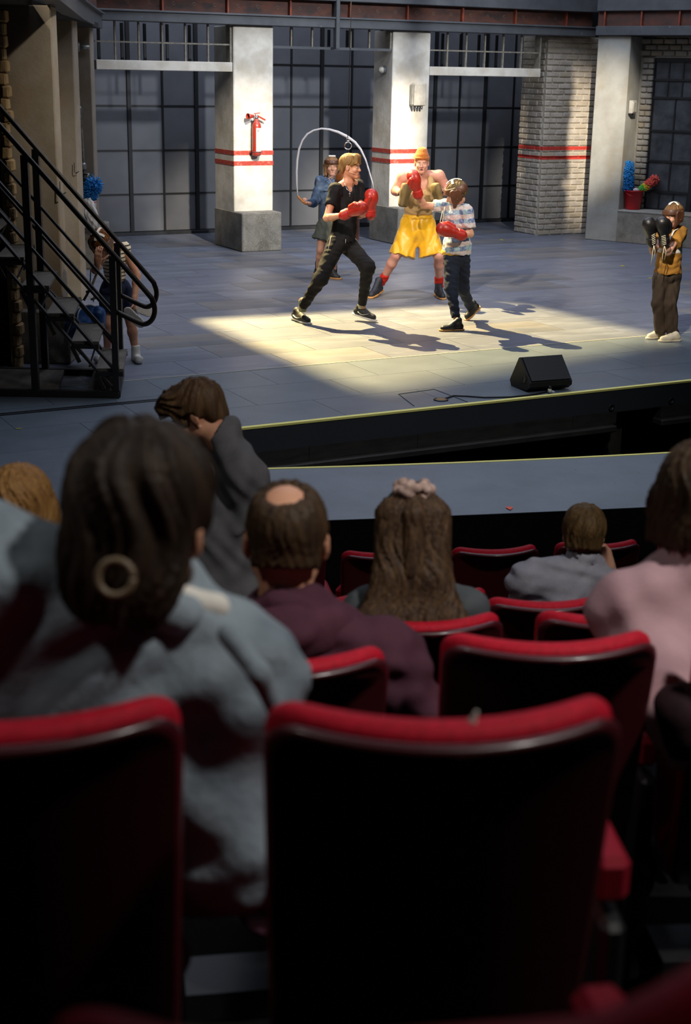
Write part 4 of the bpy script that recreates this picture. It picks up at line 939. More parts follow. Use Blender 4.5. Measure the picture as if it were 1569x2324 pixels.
for p0, p1, an in ((kA+(aA-kA)*0.86, aA, 0), (kB+(aB-kB)*0.86, aB, 0)): skin('trouser_cuff', [C_(p0, p0+(p1-p0)*0.95, 0.05, 0.047, True)], M_BLKPANT, pants, 0.006, 0.004, base=base)
def strip(a, b, w, m, par, nm): MB().tube([a-base, b-base], w, 6, flat=0.5).build(nm, m, par, True)
strip(J(752, 536, -0.24), J(744, 571, -0.235), 0.007, M_WHITE, pants, 'pocket_zip'); strip(J(785, 543, -0.155), J(784.5, 552, -0.16), 0.005, M_WHITE, pants, 'drawstring'); strip(J(804, 538, -0.02), J(811, 546, -0.02), 0.006, M_WHITE, pants, 'pocket_zip')
for a, l in ((aA, 0), (aB, 1)): skin('sock', [C_(a+V3(0, 0, 0.06), a+V3(0.0, 0, -0.05), 0.043, 0.042, True)], mat('sock_pattern', '#b5ab90', 0.9, col2='#4f6b55', scale=40, col3='#8c4a3a', scale3=30), pm_, 0.007, 0.01)
shoe(pm_, gnd(665, 725)+V3(0, 0, 0.012), gnd(704, 737)+V3(0, 0, 0.0), M_SHOEB, M_SOLEW, 1.12, 0.085, lace=M_BLKCLOTH, logo=M_WHITE)
shoe(pm_, gnd(802, 727)+V3(0, 0, 0.065), gnd(853, 732)+V3(0, 0, 0.012), M_SHOEB, M_SOLEW, 1.12, 0.085, lace=M_BLKCLOTH, logo=M_WHITE)
hm = hairmat('hair_blond_brown', '#6d5030', '#8f6e40')
hair = [E_(P(0, -0.018, 0.050), (0.088, 0.108, 0.090), R), C_(P(-0.03, 0.06, 0.105), P(-0.06, 0.085, 0.03), 0.03, 0.012), C_(P(0.03, 0.06, 0.105), P(0.055, 0.085, 0.035), 0.03, 0.012), E_(P(0, -0.075, -0.01), (0.07, 0.045, 0.07), R), E_(P(0, 0.05, 0.105), (0.06, 0.055, 0.03), R),
        E_(P(0, 0.125, -0.025), (0.08, 0.075, 0.09), R, 0.012, 's'), H_(P(0, 0, -0.05), nrm(-R[:, 2]*1-R[:, 1]*-0.3)), E_(P(0.09, 0.01, -0.03), (0.04, 0.03, 0.05), R, 0.008, 's'), E_(P(-0.09, 0.01, -0.03), (0.04, 0.03, 0.05), R, 0.008, 's')]
skin('hair', hair, hm, pm_, 0.006, 0.02, strands(P(0, -0.03, 0.14), -R[:, 2], 0.0035, 30))
eyes(pm_, P, 1.0, '#4a5560', '#5d4528', '#b06a58')
MB().tube([P(0.076, -0.01, 0.0)-base, P(0.08, 0.0, -0.045)-base, P(0.07, 0.045, -0.058)-base, P(0.055, 0.075, -0.06)-base], 0.0025, 6).build('headset_microphone', mat('mic_skin', '#b98a6c', 0.5), pm_, True)
nc = [J(783, 417, -0.14), J(788, 430, -0.17), J(794, 434, -0.18), J(799, 428, -0.16), J(802, 415, -0.1)]
MB().tube([q-base for q in nc], 0.003, 5).tube([J(794, 434, -0.185)-base, J(794, 446, -0.19)-base], 0.0035, 5).tube([J(791.5, 440, -0.19)-base, J(796.5, 440, -0.19)-base], 0.0035, 5).build('necklace', M_CHROME, pm_, True)
glove(pm_, wA+nrm(J(815, 473, -0.47)-wA)*0.045, J(815, 473, -0.47)-wA, (0.1, -0.3, 1), M_GRED, M_GCUF, 1.02, lace=None)
glove(pm_, wB, J(843, 448, -0.25)-wB, (-1, -0.5, 0.2), M_GRED, M_GCUF, 1.0, curl=-0.6)

# --- tall performer in yellow shorts with focus mitts
Y0 = 17.0; base = gnd(930, 671); py_ = person_thing(base, 'person in beige tank top, yellow shorts and orange beanie holding training mitts')
j = dict(neck=J(958, 399, -0.20), pelvis=J(949, 503, 0.0), sA=J(915, 401, -0.16), sB=J(997, 399, -0.16))
eA, wA = J(897, 434, -0.12), J(909, 436, -0.42); eB, wB = J(1019, 432, -0.12), J(1006, 437, -0.42)
hA, hB = J(930, 515, 0), J(970, 515, 0); kA, aA = J(899, 580, -0.12), J(870, 634, 0.05); kB, aB = J(996, 582, -0.14), J(997, 641, 0.05)
tp = torso_prims(j, 1.06, 1.05); s = 1.04
hd, R, P = head_prims(J(957.5, 370, -0.27), (-0.04, -1, -0.06), (-0.02, -0.1, 1), 0.99)
body = tp+arm_prims(j['sA'], eA, wA, s, t=1.12)+arm_prims(j['sB'], eB, wB, s, t=1.12)+leg_prims(hA, kA, aA, s)+leg_prims(hB, kB, aB, s)+[C_(j['neck'], P(0, -0.02, -0.06), 0.07, 0.062)]+hd
body += hand_prims(wA, (0.55, -0.2, 0.65), (0.75, -0.3, -0.3), (0, -1, 0.2), 0.98, (1.0, 1.0, 0.6))+hand_prims(wB, (-0.55, -0.2, 0.65), (-0.75, -0.3, -0.3), (0, -1, 0.2), 0.98, (1.0, 1.0, 0.6))
skin('body', body, SKIN3, py_, 0.0075)
M_TANK = clothmat('cloth_tank_beige', '#b39468', '#a5875d', 7)
tank = grow(tp[:4], 0.014)+[E_(J(955, 440, -0.12), (0.19, 0.15, 0.2), j['R'])]+[C_(j['neck']+V3(-0.085, 0.02, 0.03), j['neck']+V3(-0.10, -0.06, -0.12), 0.034, 0.05), C_(j['neck']+V3(0.085, 0.02, 0.03), j['neck']+V3(0.10, -0.06, -0.12), 0.034, 0.05)]
tank += [E_(j['neck']+V3(0, -0.10, -0.055), (0.078, 0.11, 0.115), None, 0.01, 's'), C_(j['neck']+V3(0, 0, 0.1), j['neck'], 0.07, 0.07, k=0.01, op='s'), E_(j['sA']+V3(-0.005, 0, 0.01), (0.085, 0.16, 0.12), None, 0.01, 's'), E_(j['sB']+V3(0.005, 0, 0.01), (0.085, 0.16, 0.12), None, 0.01, 's'), H_(J(952, 491, -0.1), (0.05, -0.35, -1))]
skin('tank_top', tank, M_TANK, py_, 0.008, 0.03, folds(0.0035, 22, 8, [(0.3, 0, 1), (-0.5, 0, 1)]))
M_YEL = mat('satin_yellow', '#e0a90c', 0.42, col2='#d29c08', scale=6, sheen=0.2, bump=0.05)
sh_ = [E_(J(949, 505, 0), (0.20, 0.15, 0.12), None), C_(J(931, 518), J(914, 581, -0.06), 0.125, 0.165, True), C_(J(968, 518), J(980, 580, -0.06), 0.125, 0.16, True), C_(J(949, 495, 0), J(949, 520, 0), 0.165, 0.19)]
sho = skin('shorts', sh_+[H_(J(949, 488.5), (0, 0, 1)), B_(J(947.5, 581, -0.05), (0.022, 0.5, 0.10), None, 0.02, k=0.02, op='s')], M_YEL, py_, 0.008, 0.04, folds(0.007, 15, 4, [(1, 0.2, 0.15), (1, -0.4, 0.3), (0.8, 0.5, -0.2)]))
skin('waistband', [C_(J(949, 485, 0), J(949, 495, 0), 0.168, 0.176), E_(J(949, 490), (0.18, 0.13, 0.035), None), H_(J(949, 486), (0, 0, 1)), H_(J(949, 494.5), (0, 0, -1))], M_YEL, sho, 0.008, 0.01, folds(0.002, 90, 2, [(1, 0, 0)]), base=base)
M_SOCKR = clothmat('sock_red', '#c02a1c', '#a82216', 30)
for k_, a_ in ((kA, aA), (kB, aB)): d = nrm(a_-k_); skin('sock', [C_(a_-d*0.065, a_+d*0.06, 0.054, 0.050, True)], M_SOCKR, py_, 0.007, 0.01, folds(0.004, 60, 3, [(0, 0, 1)]))
M_SHOEN = mat('shoe_dark_navy', '#17191f', 0.6, col2='#22262e', scale=60)
shoe(py_, gnd(866, 668)+V3(0, 0.02, 0.04), gnd(838, 675)+V3(0, -0.12, 0.0), M_SHOEN, M_SOLEG, 1.15, 0.13, lace=M_BLKCLOTH); shoe(py_, gnd(991, 668), gnd(1006, 679)+V3(0.0, -0.08, 0.0), M_SHOEN, M_SOLEG, 1.12, 0.13, lace=M_BLKCLOTH)
skin('hair', [E_(P(0, -0.03, 0.02), (0.083, 0.098, 0.07), R), E_(P(0, 0.10, -0.03), (0.09, 0.085, 0.12), R, 0.01, 's'), H_(P(0, 0, -0.035), -R[:, 2])], hairmat('hair_ginger', '#a8743c', '#8d5c2a'), py_, 0.007, 0.01)
M_BEAN = mat('knit_orange', '#a65c10', 0.9, col2='#964f0b', scale=60, stretch=(1, 1, 0.1), bump=0.3, bscale=130, sheen=0.2)
bn = skin('beanie', [E_(P(0, -0.012, 0.075), (0.083, 0.098, 0.078), R), E_(P(0.0, -0.02, 0.135), (0.056, 0.065, 0.045), R), H_(P(0, 0, 0.055), -R[:, 2])], M_BEAN, py_, 0.006, 0.03, folds(0.002, 70, 3))
skin('brim', [C_(P(0, -0.008, 0.04), P(0, -0.012, 0.085), 0.09, 0.088), E_(P(0, -0.008, 0.062), (0.09, 0.106, 0.04), R), H_(P(0, 0, 0.042), nrm(-R[:, 2]-0.15*R[:, 1])), H_(P(0, 0, 0.085), R[:, 2])], M_BEAN, bn, 0.006, 0.004, base=base)
eyes(py_, P, 0.99, '#5b6b75', '#a87a4a', '#9c5a4c', True)
M_MITT = mat('mitt_olive', '#6b5730', 0.7, col2='#574626', scale=9, bump=0.1)
def focus_mitt(c, d, n, s=1.0):
    t = np.cross(nrm(d), nrm(n)); Rm = np.stack([nrm(t), nrm(d), nrm(n)], 1); Rm[:, 2] = np.cross(Rm[:, 0], Rm[:, 1])
    g = skin('training_mitt', [B_(c, (0.085*s, 0.15*s, 0.042*s), Rm, 0.036*s), E_(c+Rm[:, 1]*0.05*s, (0.095*s, 0.09*s, 0.05*s), Rm)], M_MITT, py_, 0.007, 0.03)
    skin('strap', [B_(c-Rm[:, 2]*0.05*s, (0.05*s, 0.02*s, 0.03*s), Rm, 0.012)], M_BLKPANT, g, 0.007, 0.0, base=base)
focus_mitt(J(919, 443, -0.58), (0.16, 0.05, 1), (0.85, -0.52, 0.05), 0.9); focus_mitt(J(993, 440, -0.58), (-0.30, 0, 1), (-0.85, -0.5, 0.0), 0.82)

# --- child in checked shirt throwing a punch
Y0 = 14.95; base = gnd(1032, 742); pk = person_thing(base, 'child in checked shirt and brown head guard punching upwards with red gloves')
j = dict(neck=J(1036, 467, 0), pelvis=J(1037, 580, 0.0), sA=J(1010, 469, 0.08), sB=J(1059, 480, -0.06))
eA, wA = J(962, 466, 0.02), J(949, 441, -0.08); eB, wB = J(1068, 531, -0.12), J(1044, 532, -0.22)
hA, hB = J(1026, 588, -0.04), J(1049, 588, 0.06); kA, aA = J(1025, 655, -0.14), J(1035, 722, -0.28); kB, aB = J(1051, 655, 0.10), J(1068, 697, 0.35)
tp = torso_prims(j, 0.78); s = 0.78
hd, R, P = head_prims(J(1037, 441, -0.02), (-0.93, 0.15, -0.36), (-0.32, -0.12, 1), 1.08, ears=False)
body = tp+arm_prims(j['sA'], eA, wA, s, t=1.05)+arm_prims(j['sB'], eB, wB, s, t=1.05)+leg_prims(hA, kA, aA, s)+leg_prims(hB, kB, aB, s)+[C_(j['neck'], P(0, -0.02, -0.06), 0.048, 0.046)]+hd+[C_(wA, J(944, 420, -0.1), 0.024, 0.032), C_(wB, J(1020, 524, -0.26), 0.024, 0.032)]
skin('body', body, SKIN, pk, 0.0075)
def plaid():
    m = bpy.data.materials.new('cloth_plaid_blue'); m.use_nodes = True; N = m.node_tree.nodes; L = m.node_tree.links; b = N['Principled BSDF']; b.inputs['Roughness'].default_value = 0.85
    tc = N.new('ShaderNodeTexCoord'); mp = N.new('ShaderNodeMapping'); mp.inputs['Rotation'].default_value = (0, 0.12, 0.5); L.new(tc.outputs['Object'], mp.inputs[0])
    def wave(ax, sc, off):
        w = N.new('ShaderNodeTexWave'); w.bands_direction = ax; w.inputs['Scale'].default_value = sc; w.inputs['Distortion'].default_value = 0.6; w.inputs['Detail Scale'].default_value = 4; w.inputs['Phase Offset'].default_value = off; L.new(mp.outputs[0], w.inputs[0])
        r = N.new('ShaderNodeValToRGB'); r.color_ramp.elements[0].position = 0.42; r.color_ramp.elements[1].position = 0.58; L.new(w.outputs['Fac'], r.inputs[0]); return r.outputs[0]
    def mix(f, a, c, v=None):
        x = N.new('ShaderNodeMix'); x.data_type = 'RGBA'; L.new(f, x.inputs[0])
        for i, q in ((6, a), (7, c)):
            if isinstance(q, tuple): x.inputs[i].default_value = q
            else: L.new(q, x.inputs[i])
        return x.outputs[2]
    c = mix(wave('X', 3.2, 0), srgb('#7fa0b0'), srgb('#5b6d94')); c = mix(wave('Z', 3.4, 1.2), c, srgb('#b6a9a8'))
    n = N.new('ShaderNodeTexNoise'); n.inputs['Scale'].default_value = 60; r = N.new('ShaderNodeValToRGB'); r.color_ramp.elements[0].position = 0.5; r.color_ramp.elements[1].position = 0.8; L.new(tc.outputs['Object'], n.inputs[0]); L.new(n.outputs[0], r.inputs[0])
    L.new(mix(r.outputs[0], c, srgb('#d0d4d4')), b.inputs['Base Color']); return m
M_PLAID = plaid()
shirt = grow(tp[:7], 0.020)+[C_(j['sA'], j['sA']+(eA-j['sA'])*0.55, 0.062, 0.068, True), C_(j['sB'], j['sB']+(eB-j['sB'])*0.78, 0.064, 0.070, True), C_(j['pelvis']+V3(0, 0, 0.1), j['pelvis']+V3(0, 0, -0.05), 0.15, 0.155), H_(J(1038, 575, 0), (-0.06, 0, -1)), C_(j['neck']+V3(0, 0, 0.1), j['neck']+V3(0, 0, 0.015), 0.055, 0.05, k=0.008, op='s')]
shk = skin('checked_shirt', shirt, M_PLAID, pk, 0.008, 0.03, folds(0.005, 24, 6))
skin('collar', [C_(j['neck']+V3(-0.02, 0, 0.03), j['neck']+V3(0.01, -0.0, -0.015), 0.055, 0.075, True), C_(j['neck']+V3(0, 0, 0.08), j['neck'], 0.05, 0.05, k=0.0, op='s')], M_PLAID, shk, 0.007, 0.01, base=base)
M_NAVY = clothmat('cloth_navy', '#22293a', '#1a2030', 7)
trk = skin('trousers', [E_(j['pelvis'], (0.135, 0.115, 0.11), j['R']), C_(hA, kA, 0.088, 0.068), C_(kA, kA+(aA-kA)*0.98, 0.066, 0.046, True), C_(hB, kB, 0.088, 0.068), C_(kB, kB+(aB-kB)*0.98, 0.066, 0.046, True), H_(J(1037, 566), (0, 0, 1))], M_NAVY, pk, 0.008, 0.035, folds(0.005, 26, 7, [(0.2, 0, 1), (0.5, 0.3, 1)]))
skin('yellow_undershirt', [E_(J(1032, 572, 0), (0.142, 0.125, 0.075), None), H_(J(1032, 566), (0, 0, 1)), H_(J(1032, 580), (-0.06, 0, -1))], mat('satin_yellow', '#e0a90c'), pk, 0.008, 0.01)
shoe(pk, gnd(1052, 750), gnd(998, 752), mat('boot_black', '#121213', 0.45, col2='#1e1e20', scale=20), M_SOLEG, 0.98, 0.11, lace=M_WHITE)
shoe(pk, gnd(1082, 728)+V3(0.03, 0.10, 0.13), gnd(1058, 727)+V3(0, 0, 0.004), MATS['boot_black'], M_SOLEG, 0.98, 0.11, lace=M_BLKCLOTH, upv=(-0.5, -0.6, 0.8))
skin('hair', [E_(P(0, -0.014, 0.038), (0.092, 0.114, 0.102), R), E_(P(0, 0.12, -0.03), (0.09, 0.085, 0.10), R, 0.01, 's'), H_(P(0, 0, -0.06), nrm(-R[:, 2]-0.3*-R[:, 1]))], hairmat('hair_fair_child', '#6d5a3c', '#54452e'), pk, 0.006, 0.02, strands(P(0, -0.06, 0.13), -R[:, 2], 0.005, 26, 2))
helmet(pk, P, R, 1.08, M_LEATH, M_TAPEW)
eyes(pk, P, 0.98)
glove(pk, wA+(J(944, 420, -0.10)-wA)*0.35, J(940, 408, -0.12)-wA, (-1, -0.3, -0.1), M_GRED, M_GCUF, 0.98, curl=-0.9)
glove(pk, wB+(J(1020, 524, -0.26)-wB)*0.2, J(1012, 520, -0.27)-wB, (0.1, 0.2, 1), M_GRED, M_GCUF, 1.06)
MB().tube([J(1005, 478, -0.18)-base, J(1001, 497, -0.2)-base, J(998, 510, -0.22)-base], 0.0035, 5).tube([J(1010, 470, -0.16)-base, J(1006, 490, -0.2)-base, J(1004, 512, -0.24)-base], 0.003, 5).build('lace', M_LACE, pk, True)

# --- boy with black gloves at the right
Y0 = 14.33; base = gnd(1512, 769); pb = person_thing(base, 'child in mustard shirt and brown trousers guarding the face with black gloves')
j = dict(neck=J(1533, 520, 0), pelvis=J(1516, 624, 0.0), sA=J(1508, 530, -0.02), sB=J(1545, 527, -0.03))
eA, wA = J(1483, 571, -0.22), J(1478, 548, -0.32); eB, wB = J(1518, 573, -0.22), J(1507, 546, -0.32)
hA, hB = J(1501, 632, -0.02), J(1528, 632, 0.0); kA, aA = J(1494, 688, -0.05), J(1500, 750, 0.0); kB, aB = J(1522, 688, -0.06), J(1527, 756, -0.03)
tp = torso_prims(j, 0.72); s = 0.74
hd, R, P = head_prims(J(1528, 491, -0.05), (-0.80, -0.6, -0.10), (-0.06, -0.05, 1), 0.96, ears=False)
body = tp+arm_prims(j['sA'], eA, wA, s, t=1.0)+arm_prims(j['sB'], eB, wB, s, t=1.0)+leg_prims(hA, kA, aA, s)+leg_prims(hB, kB, aB, s)+[C_(j['neck'], P(0, -0.02, -0.06), 0.046, 0.044)]+hd+[C_(wA, J(1476, 525, -0.34), 0.022, 0.03), C_(wB, J(1505, 522, -0.36), 0.022, 0.03)]
skin('body', body, SKIN, pb, 0.0075)
M_MUST = clothmat('cloth_mustard_dirty', '#a8772f', '#8d6226', 5, col3='#6d4d24', scale3=3.0)
shirt = grow(tp[:7], 0.018)+[C_(j['sA'], j['sA']+(eA-j['sA'])*0.45, 0.056, 0.064, True), C_(j['sB'], j['sB']+(eB-j['sB'])*0.55, 0.058, 0.075, True), C_(j['pelvis']+V3(0, 0, 0.22), j['pelvis']+V3(0, 0, -0.03), 0.12, 0.135), H_(J(1515, 620, 0), (0.03, 0, -1)), C_(j['neck']+V3(0, 0, 0.1), j['neck']+V3(-0.01, -0.01, 0.0), 0.06, 0.056, k=0.008, op='s')]
skin('shirt', shirt, M_MUST, pb, 0.008, 0.03, folds(0.005, 24, 12))
skin('white_band', grow(tp[:4], 0.021)+[C_(j['pelvis']+V3(0, 0, 0.22), j['pelvis']+V3(0, 0, -0.03), 0.124, 0.138), H_(J(1521, 557), (0, 0, 1)), H_(J(1521, 573), (0, 0, -1))], M_WHITE, pb, 0.008, 0.03)
MB().tube([J(1544, 516, -0.06)-base, J(1530, 524, -0.14)-base, J(1520, 545, -0.17)-base, J(1515, 560, -0.17)-base], 0.010, 6, flat=0.4).build('white_strap', M_WHITE, pb, True)
M_BRN = clothmat('cloth_brown', '#41352b', '#352b23', 7)
skin('trousers', [E_(j['pelvis'], (0.138, 0.118, 0.10), j['R']), C_(hA, kA, 0.082, 0.066), C_(kA, aA+V3(0, 0, -0.01), 0.066, 0.062, True), C_(hB, kB, 0.082, 0.068), C_(kB, aB+V3(0, 0, -0.01), 0.068, 0.066, True), H_(J(1515, 611), (0, 0, 1))], M_BRN, pb, 0.008, 0.012, folds(0.006, 20, 3, [(1, 0.3, 0.3), (1, 0, -0.2)]))
M_CREAM = mat('canvas_cream', '#d8cdb4', 0.7)
shoe(pb, gnd(1507, 766), gnd(1469, 770), M_CREAM, M_CREAM, 0.95, 0.07, lace=M_LACE); shoe(pb, gnd(1543, 774), gnd(1497, 776), M_CREAM, M_CREAM, 0.95, 0.07, lace=M_LACE)
skin('hair', [E_(P(0, -0.016, 0.038), (0.086, 0.108, 0.096), R), E_(P(0, 0.12, -0.03), (0.09, 0.085, 0.10), R, 0.01, 's'), H_(P(0, 0, -0.04), -R[:, 2])], hairmat('hair_brown_child', '#7a5a36', '#5e4428'), pb, 0.006, 0.02, strands(P(0, -0.06, 0.13), -R[:, 2], 0.005, 26, 4))
helmet(pb, P, R, 0.98, M_LEATH, M_TAPEW); eyes(pb, P, 0.96)
glove(pb, wA+V3(0, 0, 0.03), J(1476, 520, -0.36)-wA, (0.9, 0.3, 0), M_GBLK, M_GBLK, 0.95, lace=M_LACE, curl=0.7)
glove(pb, wB+V3(0, 0, 0.03), J(1504, 516, -0.40)-wB, (0.9, -0.2, 0.1), M_GBLK, M_GBLK, 1.02, lace=M_LACE, curl=0.5)

# --- child with the skipping rope
Y0 = 18.4; base = gnd(742, 632); pg = person_thing(base, 'child in denim shirt, grey shorts and brown head guard holding a skipping rope')
j = dict(neck=J(753, 402, 0), pelvis=J(746, 512, 0.0), sA=J(728, 412, 0), sB=J(774, 412, 0.02))
eA, wA = J(713, 460, -0.02), J(701, 462, -0.24); eB, wB = J(806, 458, -0.02), J(832, 462, -0.2)
hA, hB = J(735, 520, 0), J(757, 520, 0); kA, aA = J(727, 568, -0.06), J(722, 612, 0.1); kB, aB = J(758, 572, -0.08), J(759, 616, 0.0)
tp = torso_prims(j, 0.80); s = 0.8
hd, R, P = head_prims(J(753, 378, -0.03), (0.16, -1, 0.0), (0, 0, 1), 0.96, ears=False)
HA = hand_prims(wA, (-0.8, -0.45, 0.25), (0.3, -0.3, 0.9), (0, -1, 0.4), 0.88, (1.1, 1.1, 0.7)); HB = hand_prims(wB, (0.7, -0.3, 0.3), (-0.3, -0.3, 0.9), (0, -1, 0.4), 0.88, (1.1, 1.1, 0.7))
body = tp+arm_prims(j['sA'], eA, wA, s)+arm_prims(j['sB'], eB, wB, s)+leg_prims(hA, kA, aA, s)+leg_prims(hB, kB, aB, s)+[C_(j['neck'], P(0, -0.02, -0.06), 0.046, 0.044)]+hd+HA+HB
skin('body', body, SKIN, pg, 0.0075)
M_DEN2 = clothmat('denim_shirt', '#566a86', '#35465f', 6, col3='#7c8da3', scale3=5.0)
shirt = grow(tp[:7], 0.020)+[C_(j['sA'], eA, 0.062, 0.056), C_(eA, eA+(wA-eA)*0.88, 0.056, 0.044, True), C_(j['sB'], eB, 0.062, 0.056), C_(eB, eB+(wB-eB)*0.88, 0.056, 0.044, True), H_(J(746, 503, 0), (-0.25, 0, -1)), C_(j['neck']+V3(0, -0.02, 0.1), j['neck']+V3(0, -0.01, 0.01), 0.05, 0.048, k=0.008, op='s')]
shg = skin('denim_shirt', shirt, M_DEN2, pg, 0.008, 0.03, folds(0.005, 24, 15))
skin('collar', [C_(j['neck']+V3(0, 0, 0.04), j['neck']+V3(0, -0.0, -0.01), 0.056, 0.07, True), C_(j['neck']+V3(0, -0.02, 0.08), j['neck']+V3(0, -0.02, 0.0), 0.05, 0.046, k=0.0, op='s')], M_DEN2, shg, 0.007, 0.01, base=base)
MB().rbox(J(739, 431, -0.108)-base, (0.08, 0.012, 0.028), 0.004).build('pocket_flap', M_DEN2, shg)
mb = MB()
for yy in (413, 419, 428, 440): mb.ico(J(755, yy, -0.112)-base, 0.006, 1)
mb.build('snap_buttons', M_CHROME, shg, True)
MB().tube([P(-0.07, 0.05, -0.09)-base, J(746, 405, -0.13)-base, J(757, 420, -0.14)-base], 0.006, 5).build('chin_strap', mat('strap_pink', '#b59a90', 0.7), pg, True)
M_GREYS = clothmat('cloth_grey_green', '#5b5f58', '#494d47', 7)
skin('shorts', [E_(j['pelvis'], (0.15, 0.125, 0.12), None), C_(J(738, 512), J(729, 545, -0.04), 0.10, 0.125, True), C_(J(757, 512), J(762, 545, -0.04), 0.10, 0.12, True), H_(J(746, 494), (0, 0, 1))], M_GREYS, pg, 0.008, 0.03, folds(0.005, 20, 9, [(1, 0, 0.2)]))
for a_ in (aA, aB): skin('sock', [C_(a_+V3(0, 0, 0.09), a_+V3(0, 0, -0.06), 0.038, 0.036, True)], M_BLKCLOTH, pg, 0.007, 0.01)
shoe(pg, gnd(726, 624)+V3(0, 0.1, 0.05), gnd(716, 626), M_SHOEB, M_SOLEG, 0.95, 0.08); shoe(pg, gnd(752, 632), gnd(770, 634), M_SHOEB, M_SOLEG, 0.95, 0.10, lace=M_WHITE)
skin('hair', [E_(P(0, -0.014, 0.034), (0.088, 0.108, 0.098), R), C_(P(-0.075, -0.01, 0.02), P(-0.078, 0.005, -0.105), 0.034, 0.024), C_(P(0.075, -0.01, 0.02), P(0.078, 0.005, -0.10), 0.034, 0.024), E_(P(0, -0.06, -0.04), (0.085, 0.05, 0.075), R), E_(P(0, 0.125, -0.04), (0.066, 0.09, 0.105), R, 0.01, 's')], hairmat('hair_light_brown', '#8a6848', '#6f5238'), pg, 0.006, 0.02, strands(P(0, -0.03, 0.14), -R[:, 2], 0.004, 28, 6))
hg = skin('head_guard', [E_(P(0, -0.008, 0.045), (0.098, 0.118, 0.10), R), E_(P(0, -0.008, 0.034), (0.080, 0.1, 0.088), R, 0.0, 's'), H_(P(0, 0, 0.085), R[:, 2]), H_(P(0, 0, 0.038), -R[:, 2])], M_LEATH, pg, 0.006, 0.004)
MB().rbox(P(0, 0.03, 0.135)-base, (0.09, 0.022, 0.02), 0.006, frame((0.16, -1, 0.6), (0, 0, 1))).build('tape_cross', M_TAPEW, hg)
eyes(pg, P, 0.96, '#3c4650', '#7a5a3c', '#b5796a')
# rope with wooden handles, a thing of its own
rp = thing('skipping_rope', 'white skipping rope with wooden handles arching over the child in denim', 'skipping rope', gnd(742, 640))
rb_ = np.array(rp.location); rY = lambda x, y, d: atY(x, y, 18.4+d)-rb_
pts = [(676, 446), (674, 418), (673.5, 390), (675, 362), (679, 338), (687, 318), (698, 304), (712, 296), (730, 292), (748, 294), (768, 300), (788, 310), (806, 323), (819, 339), (830, 362), (838, 388), (845, 412), (850, 436)]
MB().tube([rY(x, y, -0.34+0.16*math.sin(math.pi*i/17)*0+0.02*i*0.3) for i, (x, y) in enumerate(pts)], [0.008, 0.010, 0.013, 0.015, 0.014, 0.012, 0.012, 0.011, 0.012, 0.014, 0.017, 0.019, 0.017, 0.014, 0.011, 0.010, 0.009, 0.009], 10).build('rope', mat('rope_white', '#c6c4c8', 0.7), rp, True)
M_WOOD = mat('handle_wood', '#b0702e', 0.5, col2='#96591f', scale=20, stretch=(1, 1, 6))
MB().tube([rY(676, 445, -0.34), rY(679, 449, -0.34), rY(687, 457, -0.335), rY(694, 463, -0.33)], [0.012, 0.016, 0.013, 0.015], 10).build('handle', M_WOOD, rp, True)
MB().tube([rY(850, 435, -0.24), rY(847, 445, -0.24), rY(838, 461, -0.25), rY(834, 467, -0.25)], [0.012, 0.016, 0.013, 0.015], 10).build('handle', M_WOOD, rp, True)

# --- child bending over behind the stair
Y0 = 12.75; base = gnd(262, 826); pc = person_thing(base, 'child in striped tank top and navy shorts bending over behind the stair in socks')
j = dict(neck=J(256, 563, -0.16), pelvis=J(263, 655, 0.12), sA=J(234, 578, -0.10), sB=J(281, 562, -0.02))
eA, wA = J(216, 613, -0.30), J(222, 596, -0.45); eB, wB = J(311, 625, -0.02), J(305, 681, -0.12)
hA, hB = J(248, 672, 0.10), J(279, 670, 0.12); kA, aA = J(246, 735, 0.02), J(243, 800, 0.08); kB, aB = J(297, 733, 0.02), J(308, 797, 0.0)
tp = torso_prims(j, 0.76); s = 0.78
hd, R, P = head_prims(J(229, 552, -0.30), (-0.25, -0.62, -0.75), (-0.1, -0.75, 0.6), 0.96)
body = tp+arm_prims(j['sA'], eA, wA, s)+arm_prims(j['sB'], eB, wB, s, t=1.05)+leg_prims(hA, kA, aA, s)+leg_prims(hB, kB, aB, s)+[C_(j['neck'], P(0, -0.02, -0.05), 0.048, 0.046)]+hd
body += hand_prims(wA, (0.1, -0.1, 1), (0.2, 0.9, 0.1), (1, 0, 0), 0.86, (0.3, 0.4, 0.3))+hand_prims(wB, (-0.05, -0.15, -1), (-0.9, -0.3, 0), (0, -1, 0), 0.88, (0.7, 0.9, 0.6))
for a_, t_ in ((aA, gnd(222, 824)), (aB, gnd(316, 826))): body += [C_(a_, a_+V3(0, 0, -0.06), 0.034, 0.036), C_(a_+V3(0, 0.02, -0.07), t_+V3(0, 0, 0.03), 0.034, 0.03)]
skin('body', body, SKIN2, pc, 0.0075)
def stripes():
    m = bpy.data.materials.new('cloth_striped_cream'); m.use_nodes = True; N = m.node_tree.nodes; L = m.node_tree.links; b = N['Principled BSDF']; b.inputs['Roughness'].default_value = 0.85
    tc = N.new('ShaderNodeTexCoord'); w = N.new('ShaderNodeTexWave'); w.bands_direction = 'Z'; w.inputs['Scale'].default_value = 9; w.inputs['Distortion'].default_value = 1.0; w.inputs['Detail Scale'].default_value = 1.5
    r = N.new('ShaderNodeValToRGB'); r.color_ramp.elements[0].position = 0.16; r.color_ramp.elements[1].position = 0.26; r.color_ramp.elements[0].color = srgb('#1c1a1c'); r.color_ramp.elements[1].color = srgb('#d9cbb0')
    L.new(tc.outputs['Object'], w.inputs[0]); L.new(w.outputs['Fac'], r.inputs[0]); L.new(r.outputs[0], b.inputs['Base Color']); return m
